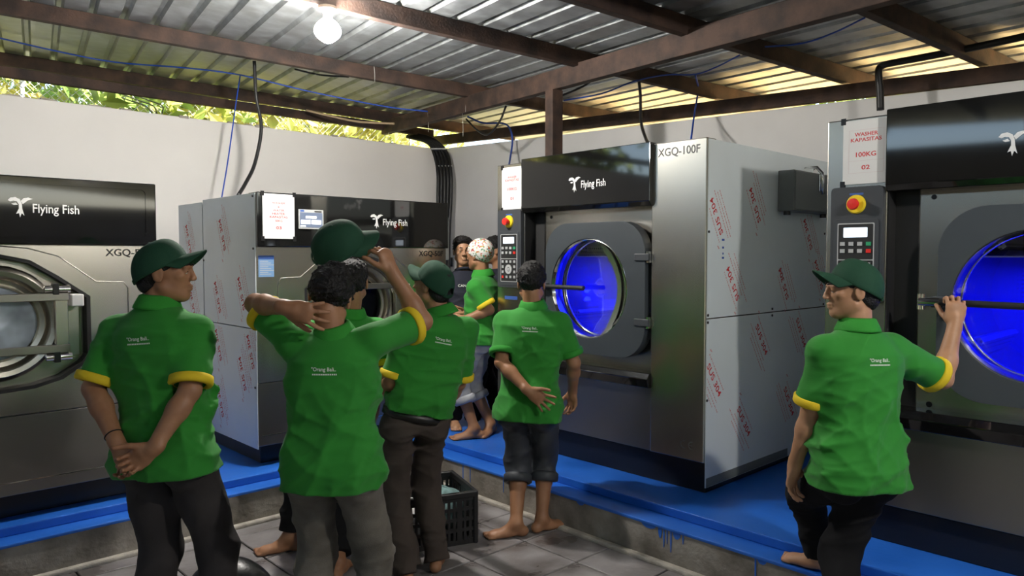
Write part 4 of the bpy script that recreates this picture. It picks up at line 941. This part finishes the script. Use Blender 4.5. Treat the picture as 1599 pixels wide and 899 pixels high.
def band(name, m, c, ax, prof, wr_, r_, f_, parent, loc, n=40, sc=(1, 1)):
    # ring: prof rows (radius offset, axial) around an ellipse sc
    c = np.array(c, float) - np.array(loc); ax = nrm(ax); r_ = np.array(r_, float); r_ = nrm(r_ - ax * (r_ @ ax)); f_ = np.cross(ax, r_); vs = []; fs = []; k = len(prof)
    for (ro, h) in prof:
        for i in range(n):
            t = 2 * math.pi * i / n; vs.append(c + ax * h + r_ * math.cos(t) * (sc[0] + ro) + f_ * math.sin(t) * (sc[1] + ro))
    for j in range(k):
        j2 = (j + 1) % k
        for i in range(n): i2 = (i + 1) % n; fs.append((j * n + i, j * n + i2, j2 * n + i2, j2 * n + i))
    return MB().add(vs, fs).build(name, m, parent, smooth=True)

def cap_mesh(c, fr, s, loc, parent, name='cap', mtl='capgreen', back_gap=True, lift=0.0, bill_len=.075, pitch=0.0):
    r, f, u = fr; pq = math.radians(pitch); f, u = f * math.cos(pq) + u * math.sin(pq), u * math.cos(pq) - f * math.sin(pq); loc = np.array(loc, float)
    def L(x, y, z): return c + (r * x + f * y + u * z) * s - loc
    n, m_ = 60, 14; rx, ry, rz = .0880, .111, .112; vs = []; fs = []
    for layer in (0, 1):
        k = 1.0 if layer == 0 else .965
        for j in range(m_ + 1):
            ph = (math.pi / 2) * j / m_; rim = 1 - j / m_
            for i in range(n):
                t = 2 * math.pi * i / n
                g = min(abs(((t - math.pi / 6) / (math.pi / 3)) % 1.0), 1 - abs(((t - math.pi / 6) / (math.pi / 3)) % 1.0)); seam = 1 - .022 * math.exp(-(g / .06) ** 2) * (1 - j / m_ * .3)
                cs = math.cos(ph) ** .74; zz = .008 + rz * math.sin(ph) ** 1.0 * (1.0 + .10 * math.sin(t) * math.cos(ph)) + .012 * math.sin(t) * rim
                vs.append(L(rx * k * cs * math.cos(t) * seam, -.012 + ry * k * cs * math.sin(t) * seam, .006 + lift + (zz if layer == 0 else zz - .004)))
    half = (m_ + 1) * n
    for layer in (0, 1):
        for j in range(m_):
            for i in range(n):
                i2 = (i + 1) % n; t = 2 * math.pi * (i + .5) / n; gap = back_gap and j < 4 and abs(((t - 1.5 * math.pi + math.pi) % (2 * math.pi)) - math.pi) < .42 - .07 * j
                if gap: continue
                q = [layer * half + j * n + i, layer * half + j * n + i2, layer * half + (j + 1) * n + i2, layer * half + (j + 1) * n + i]; fs.append(tuple(q if layer == 0 else q[::-1]))
    for i in range(n):
        i2 = (i + 1) % n; t = 2 * math.pi * (i + .5) / n
        if back_gap and abs(((t - 1.5 * math.pi + math.pi) % (2 * math.pi)) - math.pi) < .42: continue
        fs.append((i, half + i, half + i2, i2))
    o = MB().add(vs, fs).build(name, mtl, parent, smooth=True)
    par = o
    # brim
    vs = []; fs = []; na, nb = 24, 8
    for lay in (0, 1):
        for j in range(nb + 1):
            for i in range(na + 1):
                t = math.radians(90 - 68 + 136 * i / na); e = j / nb; wv = math.cos(math.radians(-68 + 136 * i / na))
                ext = bill_len * e * wv ** .55
                x = rx * 1.0 * math.cos(t) * (1 - .10 * e); y = -.012 + ry * math.sin(t) + ext
                vs.append(L(x, y, .006 + lift + .008 + .012 * math.sin(t) - .012 * e - 5.2 * x * x * (.35 + .65 * e) + .012 - (.004 if lay else 0)))
    st = (nb + 1) * (na + 1)
    for lay in (0, 1):
        for j in range(nb):
            for i in range(na):
                a = lay * st + j * (na + 1) + i; q = (a, a + 1, a + na + 2, a + na + 1); fs.append(q if lay == 0 else q[::-1])
    edge = [nb * (na + 1) + i for i in range(na + 1)]; lft = [j * (na + 1) for j in range(nb + 1)]; rgt = [j * (na + 1) + na for j in range(nb + 1)]
    for lst in (edge, lft, rgt):
        for a, b in zip(lst[:-1], lst[1:]): fs.append((a, b, b + st, a + st))
    MB().add(vs, fs).build('brim', mtl, par, smooth=True)
    top = L(0, -.012, .006 + lift + .008 + rz); MB().add([top + (r * math.cos(a) * .008 + f * math.sin(a) * .008) * s + u * .001 for a in np.linspace(0, 6.283, 12, endpoint=False)] + [top + u * .006], [(i, (i + 1) % 12, 12) for i in range(12)]).build('button', mtl, par, smooth=True)
    if back_gap:
        pts = [L(rx * 1.01 * math.cos(t), -.012 + ry * 1.01 * math.sin(t), .006 + lift + .012 - .012) for t in np.linspace(1.5 * math.pi - .5, 1.5 * math.pi + .5, 9)]
        m2 = MB()
        for a, b in zip(pts[:-1], pts[1:]): m2.beam(a, b, .004, .016 * s, up=u)
        m2.build('strap', mtl, par)
    return o

def person(label, J, yaw, head_yaw, head_pitch=0, head_roll=0, hs=1.0, shirt='green', cuff='yellow', pants='pants_black', skin='skin', vox=.0055, seed=1, headwear='cap', sole=0.0,
           handL=None, handR=None, footdir=None, hem=None, shirt_hem=None, tucked=False, bill=.075, shirt_name='polo_shirt', sleeve=.86, back_print=True, face=True, solesLR=None, girth=1.0, collar=True, cap_pitch=12, front_text=None):
    """J: joints in world space: neck, pelvis, head, shL, elL, wrL, shR, elR, wrR, hipL, knL, anL, hipR, knR, anR"""
    a = math.radians(yaw); tf = HEAD * math.cos(a) + RC * math.sin(a); tr = RC * math.cos(a) - HEAD * math.sin(a); up = np.array([0, 0, 1.])
    for k in J: J[k] = np.array(J[k], float)
    spine = nrm(J['neck'] - J['pelvis']); tf = nrm(tf - spine * (tf @ spine)); tr = np.cross(tf, spine); Rt = np.array([tr, tf, spine])
    base = np.array([J['pelvis'][0], J['pelvis'][1], sole]); allp = np.array(list(J.values())); lo = allp.min(0) - .16; hi = allp.max(0) + .16; lo[2] = (min(solesLR) if solesLR else sole) - .01
    soles = solesLR or (sole, sole)
    g = girth
    # ---- body
    B = Field(lo, hi, vox); hf = head_frame(head_yaw, head_pitch, head_roll)
    B.loft(J['pelvis'] - spine * .06, J['neck'], tr, tf, [(0, .135 * g, .085 * g, 0), (.25, .115 * g, .075 * g, 0), (.6, .135 * g, .085 * g, 0), (.85, .12 * g, .068 * g, -.005), (1, .045, .045, 0)], .03)
    nb_ = J['head'] + (-hf[1] * .025 - hf[2] * .055) * hs
    B.cap(J['neck'] - spine * .03, nb_, .056 * g, .052, .03)
    L = head_sdf(B, J['head'], hf, hs)
    for sd in 'LR':
        B.cap(J['neck'] - spine * .06, J['sh' + sd] - spine * .012, .036, .036 * g, .03)
        B.cap(J['sh' + sd] - spine * .01, J['el' + sd], .041 * g, .039 * g, .02)
        B.cap(mid(J['el' + sd], J['wr' + sd], 0), mid(J['el' + sd], J['wr' + sd], .35), .038 * g, .040 * g, .015); B.cap(mid(J['el' + sd], J['wr' + sd], .3), J['wr' + sd], .039 * g, .0265, .015)
        B.cap(J['hip' + sd], J['kn' + sd], .082 * g, .054 * g, .03); B.cap(J['kn' + sd], mid(J['kn' + sd], J['an' + sd], .35), .052, .052, .02); B.cap(mid(J['kn' + sd], J['an' + sd], .3), J['an' + sd], .051, .034, .02)
        fd = (footdir or {}).get(sd, tf); foot(B, J['an' + sd], fd, soles[0 if sd == 'L' else 1], side=1 if sd == 'R' else -1)
    hL = handL or dict(d=J['wrL'] - J['elL'], pn=tr); hR = handR or dict(d=J['wrR'] - J['elR'], pn=-tr)
    hand(B, J['wrL'], side=hL.pop('side', 1), **hL); hand(B, J['wrR'], side=hR.pop('side', -1), **hR)
    body, P, Q = grid_obj(B, 'person', skin, base)
    tag(body, label, 'person', 'people in the laundry')
    # ---- trousers
    hem = hem if hem is not None else .07
    T = Field(lo, hi, .008)
    T.loft(J['pelvis'] - spine * .10, J['pelvis'] + spine * .14, tr, tf, [(0, .150 * g, .112 * g, -.01), (.45, .163 * g, .115 * g, -.010), (1, .148 * g, .100 * g, 0)], .03)
    for sd in 'LR':
        T.ell(J['hip' + sd] - tf * .045 - spine * .02, Rt, (.080 * g, .078 * g, .095), .04)
        T.cap(J['hip' + sd], J['kn' + sd], .094 * g, .078 * g, .03)
        an_ = J['an' + sd]; e_ = mid(J['kn' + sd], an_, 1.15); T.cap(J['kn' + sd], e_, .078 * g, .068, .03)
    T.noise(folds(seed + 50, .006, 30, 15)); T.noise(folds(seed + 51, .009, 38, 18, True))
    for i, sd in enumerate('LR'):
        hz = soles[i] + (hem if not isinstance(hem, tuple) else hem[i]); an_ = J['an' + sd]
        ax_ = nrm(J['kn' + sd] - an_); p = an_ + ax_ * ((hz - an_[2]) / ax_[2]); T.plane(p, -ax_, np.minimum(an_, p) - .16 - np.array([0, 0, .1]), np.maximum(an_, p) + .16)
        if hz - soles[i] > .15:
            band('rolled_cuff', pants, p + ax_ * .025, ax_, [(0, -.028), (.012, -.02), (.013, .02), (0, .032), (-.012, .02), (-.012, -.02)], 1, tr, tf, body, base, sc=(.074, .074))
    trs, _, _ = grid_obj(T, 'trousers', pants, base, body)
    # ---- shirt
    S = Field(lo, hi, .007); hl = shirt_hem if shirt_hem is not None else .115
    a0 = J['pelvis'] - spine * hl; Ls = np.linalg.norm(J['neck'] - a0); tw = .86 if tucked else 1.0
    S.loft(a0, J['neck'] - spine * .005, tr, tf, [(0, .203 * g * tw, .160 * g * tw, -.010), (.18, .194 * g, .151 * g, -.010), (.42, .178 * g, .128 * g, 0), (.68, .186 * g, .128 * g, -.004), (.84, .172 * g, .115 * g, -.012), (.94, .115 * g, .088, -.008), (1, .072, .072, 0)], .03)
    for sd in 'LR':
        S.cap(J['neck'] - spine * .060, J['sh' + sd] - spine * .002, .056, .058 * g, .04)
        S.cap(J['sh' + sd], mid(J['sh' + sd], J['el' + sd], sleeve + .1), .062 * g, .070 * g, .035, flat=sleeve * np.linalg.norm(J['el' + sd] - J['sh' + sd]))
    for sd in 'LR': S.ell(J['hip' + sd] - tf * .04, Rt, (.097 * g, .098 * g, .12), .05)
    ends = [(mid(J['sh' + sd], J['el' + sd], sleeve), nrm(J['el' + sd] - J['sh' + sd])) for sd in 'LR']
    f1, f2, f3 = folds(seed, .007, 20, 13), folds(seed + 9, .015, 26, 17, True), folds(seed + 19, .008, 48, 26, True)
    def drape(P):
        w = np.clip((-(P - J['neck']) @ spine - .02) / .22, .18, 1.0)
        for e, ad in ends: w = w * np.clip(np.linalg.norm(P - e, axis=1) / .10 - .55, .12, 1.0)
        return w * (f1(P) + f2(P) + f3(P))
    S.noise(drape)
    S.plane(a0 + spine * .004, -spine)
    for e, ad in ends: S.cap(e - ad * .02, e + ad * .03, .056 * g, .060 * g, .004, 's')
    sh, P, Q = grid_obj(S, shirt_name, shirt, base, body)
    for (e, ad) in ends:
        if cuff: band('sleeve_cuff', cuff, e, ad, [(.0, -.030), (.006, -.027), (.007, -.002), (.002, .006), (-.014, .006), (-.014, -.030)], 1, tr, tf, sh, base, sc=(.0715 * g, .0715 * g))
    if collar:
        ca_ = nrm(nb_ - J['neck'] + spine * .02); nb2 = J['neck'] + ca_ * .005
        band('collar', 'green_hem', nb2, ca_, [(.026, -.020), (.024, -.010), (.006, .030), (-.004, .036), (-.010, .028), (.010, -.022)], 1, tr, tf, sh, base, sc=(.064, .066))
    else:
        ca_ = nrm(nb_ - J['neck'] + spine * .02); band('neckband', shirt, J['neck'] + ca_ * .006, ca_, [(.012, -.012), (.010, .004), (.0, .008), (-.008, .0), (-.004, -.016)], 1, tr, tf, sh, base, sc=(.064, .066))
    if tucked:
        band('belt', 'leather', J['pelvis'] - spine * (hl + .012), spine, [(.0, -.020), (.008, -.019), (.008, .019), (0, .020)], 1, tr, tf, body, base, sc=(.176 * g, .134 * g))
    if back_print:
        bv = BVHTree.FromPolygons(P.tolist(), Q.tolist())
        tm = MB(); c0 = J['neck'] - spine * .125 - base; add_text(tm, '"Orang Bali..', (0, 0, 0), (1, 0, 0), (0, 1, 0), width=.092, height=.019, bold=.012)
        for k in range(14): tm.add([(-.042 + k * .0066, -.020, 0), (-.0375 + k * .0066, -.020, 0), (-.0375 + k * .0066, -.0145, 0), (-.042 + k * .0066, -.0145, 0)], [(0, 1, 2, 3)])
        vv = []
        for (x, y, _) in tm.v:
            o_ = c0 + tr * x + spine * y - tf * .4; h_ = bv.ray_cast(Vector(o_), Vector(tf)); vv.append(np.array(h_[0]) - tf * .0018 if h_[0] else o_ + tf * .28)
        tm.v = [tuple(v) for v in vv]; tm.build('back_print', 'white_print', sh)
    if front_text:
        bv = BVHTree.FromPolygons(P.tolist(), Q.tolist()); tm = MB(); add_text(tm, front_text, (0, 0, 0), (-1, 0, 0), (0, 1, 0), width=.125, height=.02, bold=.01); vv = []
        for (x, y, _) in tm.v:
            o_ = J['neck'] - spine * .125 - base + tr * x + spine * y + tf * .4; h_ = bv.ray_cast(Vector(o_), Vector(-tf)); vv.append(np.array(h_[0]) + tf * .0018 if h_[0] else o_ - tf * .28)
        tm.v = [tuple(v) for v in vv]; tm.build('chest_print', 'white_print', sh)
    # ---- head dressing
    Lh = lambda x, y, z: J['head'] + (hf[0] * x + hf[1] * y + hf[2] * z) * hs; Rh = np.array(hf); hc = J['head']
    Hh = Field(hc - .17 * hs, hc + .17 * hs, .0045)
    Hh.ell(Lh(0, -.018, .036), Rh, ((.078 if headwear else .084) * hs, (.098 if headwear else .104) * hs, (.074 if headwear else .094) * hs), .01)
    if headwear: Hh.ell(Lh(0, -.055, -.035), Rh, (.062 * hs, .052 * hs, .055 * hs), .03)
    if not headwear:
        Hh.ell(Lh(0, .02, .075), Rh, (.070 * hs, .075 * hs, .052 * hs), .03)
        Hh.noise(folds(seed + 3, .006, 60, 60)); Hh.noise(folds(seed + 4, .008, 150, 130, True)); Hh.noise(folds(seed + 5, .005, 330, 330, True))
    else: Hh.noise(folds(seed + 3, .003, 120, 120))
    Hh.plane(Lh(0, .064, .056), hf[1] * .80 - hf[2] * .60 if headwear else hf[1] * .72 - hf[2] * .70)
    Hh.plane(Lh(0, -.080, -.086), -hf[2] * .80 + hf[1] * .60)
    if headwear != 'knit':
        grid_obj(Hh, 'hair', 'hair', base, body)
    if headwear == 'cap': cap_mesh(J['head'], hf, hs, base, body, bill_len=bill, pitch=cap_pitch)
    elif headwear == 'knit':
        K = Field(hc - .17 * hs, hc + .17 * hs, .005); K.ell(Lh(0, -.018, .030), Rh, (.090 * hs, .112 * hs, .100 * hs), .01); K.plane(Lh(0, .085, .035), hf[1] * .5 - hf[2] * .86); grid_obj(K, 'knit_cap', 'knit', base, body)
    if face:
        for sd in (-1, 1):
            e = Lh(sd * .031, .0778, .0010) - base
            mb = MB().lathe([(.0001, .0118), (.004, .0112), (.008, .0086), (.0108, .0045), (.0118, 0)], e, hf[1] + hf[0] * sd * .08, 14); mb.build('eye', 'eye', body, smooth=True)
            MB().lathe([(.0001, .0125), (.003, .0122), (.0050, .0112), (.0052, .0104)], e, hf[1] + hf[0] * sd * .08, 14).build('iris', 'iris', body, smooth=True)
            MB().tube([Lh(sd * .013, .0985, .0245) - base, Lh(sd * .028, .0955, .0285) - base, Lh(sd * .045, .084, .0245) - base], [.0035, .0042, .0022], 6).build('eyebrow', 'hair', body, smooth=True)
    return body

def jp(d, **k):
    # joints from pixels: name=(px, py[, extra depth])
    return {n: at(v[0], v[1], d + (v[2] if len(v) > 2 else 0.0)) for n, v in k.items()}
def autopose(J, yaw, soles, stance=.0):
    """fill shoulders and hips from the torso axis when they are not given"""
    a = math.radians(yaw); tf = HEAD * math.cos(a) + RC * math.sin(a); tr = RC * math.cos(a) - HEAD * math.sin(a); sp = nrm(J['neck'] - J['pelvis'])
    for sd, s in (('L', -1), ('R', 1)):
        J.setdefault('sh' + sd, J['neck'] - sp * .094 + tr * s * .164)
        J.setdefault('hip' + sd, J['pelvis'] - sp * .06 + tr * s * .088)
        if 'kn' + sd not in J:
            h = J['hip' + sd]; an = J['an' + sd]; L1 = .41; L2 = .40; dv = an - h; D = np.linalg.norm(dv); x = min(D * .5 + (L1 ** 2 - L2 ** 2) / (2 * D), L1); hh = math.sqrt(max(L1 ** 2 - x ** 2, 0)); q = nrm(dv); fo = nrm(tf - q * (tf @ q)); J['kn' + sd] = h + q * x + fo * min(hh, .14)
    return J
def on_floor(px, py, z=0.0):
    r = ray(px, py); t = (z - CAMH) / r[2]; return CAM + r * t
# ---------------------------------------------------------------- the nine men
UZ = np.array([0, 0, 1.])
def ank(px, d, z=.08):
    y = 449.5 - ((z - CAMH) * FPX / d - FW[2] * FPX) / UPC[2]; return at(px, y, d)
# left man with his hands clasped behind his back
d = 2.9; J = jp(d, neck=(247, 476), pelvis=(262, 692), head=(259, 425), shL=(184, 518, .03), elL=(146, 606, -.04), wrL=(184, 694, -.17), shR=(306, 517, -.03), elR=(297, 609, -.12), wrR=(239, 701, -.22))
J['anL'] = ank(214, d); J['anR'] = ank(338, d + .05); autopose(J, 12, 0)
person('man in green polo and cap with hands clasped behind his back', J, 12, 80, head_pitch=2, cap_pitch=20, pants='pants_char', vox=.0045, seed=11, sleeve=.90, girth=1.03,
       handL=dict(d=RC * .45 - UZ * .85 - HEAD * .05, pn=-HEAD, curl=(35, 45, 35)), handR=dict(d=-RC * .80 - UZ * .52 - HEAD * .02, pn=-HEAD * .9 - RC * .1, curl=(40, 55, 40)))
MB().lathe([(.031, -.003), (.034, 0), (.031, .003), (.029, 0)], (J['wrL'] + (J['elL'] - J['wrL']) * .16), nrm(J['elL'] - J['wrL']), 24, closed=True).build('bracelet', 'black', None, smooth=True)
br = bpy.data.objects['bracelet']; tag(br, 'thin black bracelet on the wrist of the man with clasped hands', 'bracelet')
# man lifting his cap
d = 2.85; J = jp(d, neck=(521, 521), pelvis=(521, 712), head=(517, 462), shL=(460, 534, .0), elL=(399, 474, .06), wrL=(446, 480, -.155), shR=(585, 531, .0), elR=(660, 502, .16), wrR=(612, 424, .15))
J['anL'] = ank(470, d); J['anR'] = ank(585, d); autopose(J, 3, 0)
person('bareheaded man in green polo lifting his cap, other hand on his neck', J, 3, -4, head_pitch=-8, head_roll=-12, pants='pants_grey', vox=.0045, seed=22, headwear=None, sleeve=.80, face=True,
       handL=dict(d=RC * .95 - UZ * .25 + HEAD * .0, pn=HEAD * .95 + UZ * .1, curl=(12, 16, 14), spread=7), handR=dict(d=-RC * .35 + UZ * .9 + HEAD * .05, pn=-RC * .75 + HEAD * .45 - UZ * .2, curl=(40, 45, 30)))
u_ = nrm(UZ * .72 - HEAD * .62 - RC * .12); f_ = nrm(RC * .85 + HEAD * .45 - UZ * .05); f_ = nrm(f_ - u_ * (f_ @ u_)); r_ = np.cross(f_, u_)
cc = at(535, 390, 3.02)
hc_ = cap_mesh(cc, (r_, f_, u_), 1.02, cc, None, bill_len=.06); hc_.location = cc
tag(hc_, 'dark green cap held up in the air above the bareheaded man', 'cap')
# man in a cap at the crate, brown trousers and belt
d = 3.85; J = jp(d, neck=(689, 488), pelvis=(652, 642), head=(675, 445), elL=(613, 596, -.08), wrL=(585, 617, .13), elR=(716, 598, .13), wrR=(692, 640, .30))
J['anL'] = ank(634, d - .12); J['anR'] = ank(681, d + .05); autopose(J, -25, 0)
person('man in green polo, cap and belted brown trousers beside the crate', J, -25, -62, head_pitch=10, cap_pitch=20, pants='pants_brown', vox=.0055, seed=33, tucked=True, shirt_hem=.0, hem=.05, sleeve=.9,
       footdir={'L': -RC * .4 + HEAD, 'R': HEAD * .8})
# man hidden behind the one lifting his cap
d = 4.05; J = jp(d, neck=(548, 490), pelvis=(515, 640), head=(551, 441), elL=(490, 575, .05), wrL=(478, 640, .12), elR=(592, 575, .05), wrR=(585, 640, .14))
J['anL'] = on_floor(452, 838, .08); J['anR'] = ank(528, 3.8); autopose(J, -15, 0)
person('dark haired man mostly hidden behind the one lifting his cap', J, -15, -10, pants='pants_black', vox=.0065, seed=44, headwear=None, hem=.11, footdir={'L': -RC * .9 - HEAD * .25, 'R': HEAD}, face=False)
# man in navy shirt facing the camera at the back
d = 6.05; J = jp(d, neck=(724, 422), pelvis=(724, 504), head=(723, 392), elR=(701, 470, .02), wrR=(719, 492, -.22), elL=(748, 470, .02), wrL=(729, 489, -.24))
J['anR'] = ank(709, d, PT + .08); J['anL'] = ank(738, d, PT + .08); autopose(J, 165, PT)
person('man in navy t-shirt facing the camera at the back', J, 168, 170, pants='pants_black', skin='skin2', shirt='navy', cuff=None, collar=False, shirt_name='t_shirt', back_print=False, headwear=None, sole=PT, vox=.0055, seed=55, hs=.98, sleeve=.75, hem=.06, front_text='CANOLF')
# man with the knitted cap
d = 5.70; J = jp(d, neck=(754, 428), pelvis=(752, 514), head=(748, 398), elL=(764, 484, -.17), wrL=(728, 498, -.18), elR=(757, 484, .2), wrR=(722, 500, .12))
J['anL'] = ank(741, d - .06, PT + .08); J['anR'] = ank(766, d + .1, PT + .08); autopose(J, -72, PT)
person('man in green polo with patterned knit cap and rolled pale jeans', J, -72, -55, pants='pants_jean', headwear='knit', sole=PT, vox=.006, seed=66, hem=.27, sleeve=.82, back_print=False, footdir={'L': -RC + HEAD * -.2, 'R': -RC * .4 - HEAD * .9}, girth=.96)
# man behind him, only a slice of the head shows
d = 6.5; J = jp(d, neck=(779, 422), pelvis=(782, 496), head=(773, 391), elL=(790, 466, -.2), wrL=(768, 484, -.2), elR=(788, 466, .2), wrR=(766, 484, .2))
J['anL'] = ank(778, d - .1, PT + .08); J['anR'] = ank(790, d + .1, PT + .08); autopose(J, -92, PT)
person('bearded man glimpsed between the knit cap and the latched washer', J, -92, -92, pants='pants_black', shirt='navy', cuff=None, collar=False, shirt_name='t_shirt', back_print=False, headwear=None, sole=PT, vox=.0065, seed=77, sleeve=.8)
# barefoot man in front of the lit washer
d = 4.38; J = jp(d, neck=(832, 478), pelvis=(827, 624), head=(830, 442), elL=(783, 566, -.09), wrL=(825, 610, -.215), elR=(896, 566, -.0), wrR=(894, 611, .14))
J['anL'] = ank(806, d - .02, .075); J['anR'] = ank(846, d + .06, .075); autopose(J, 8, 0)
person('barefoot bareheaded man before the blue lit window, one hand behind back', J, 8, 6, pants='pants_slate', vox=.0045, seed=88, headwear=None, hem=.285, cuff='green_hem', sleeve=.80, face=True,
       handL=dict(d=RC * .82 - UZ * .55 + HEAD * .02, pn=-HEAD, curl=(8, 14, 10), spread=8), handR=dict(d=-UZ + HEAD * .08, pn=-RC * .75 - HEAD * .6, curl=(25, 35, 25)),
       footdir={'L': -RC * .95 - HEAD * .12, 'R': RC * .75 + HEAD * .55})
# man at the right hand washer
d = 3.05; J = jp(d, neck=(1339, 511), pelvis=(1337, 714), head=(1330, 453), elL=(1267, 640, .02), wrL=(1241, 726, .08), elR=(1472, 592, .08), wrR=(1491, 507, .135))
J['anR'] = ank(1325, 2.95, .08); J['anL'] = on_floor(1281, 866, LZ + .075); autopose(J, -14, 0)
person('man in green polo and cap gripping the door lever of rightmost washer', J, -14, -82, head_pitch=0, cap_pitch=20, pants='pants_black', skin='skin2', vox=.0045, seed=99, sleeve=.88, solesLR=(LZ + .001, 0.0), girth=1.02,
       handL=dict(d=-UZ * .95 - RC * .12 + HEAD * .1, pn=RC * .6 - HEAD * .6, curl=(18, 30, 25)), handR=dict(d=UZ * .97 + HEAD * .10 + RC * .10, pn=HEAD * .95 + RC * .2, curl=(18, 78, 60), spread=3, thumb=(30, 1.0)),
       footdir={'L': np.array([.05, 1, 0]), 'R': HEAD}, hem=.09)
# black vinyl bag at the bottom edge
bag = tag(empty('black_bag', tuple(ank(362, 3.35, 0.0))), 'black rounded vinyl bag on the floor at the bottom edge', 'bag')
bl = np.array(bag.location)
G = Field(bl + np.array([-.5, -.5, 0]), bl + np.array([.6, .5, .4]), .009)
G.ell(bl + UZ * .12, [RC, HEAD, UZ], (.20, .13, .17), .03); G.cap(bl + RC * .02 + UZ * .17, bl + RC * .16 + UZ * .06, .09, .07, .06)
G.noise(folds(5, .009, 22, 18)); G.plane(bl + UZ * .001, -UZ)
bo, _, _ = grid_obj(G, 'bag_body', 'bag', bl, bag)
MB().obox(RC * .30 + UZ * .02, (RC, HEAD, UZ), (.20, .06, .012)).build('strap', 'bag', bag, bevel=.006)
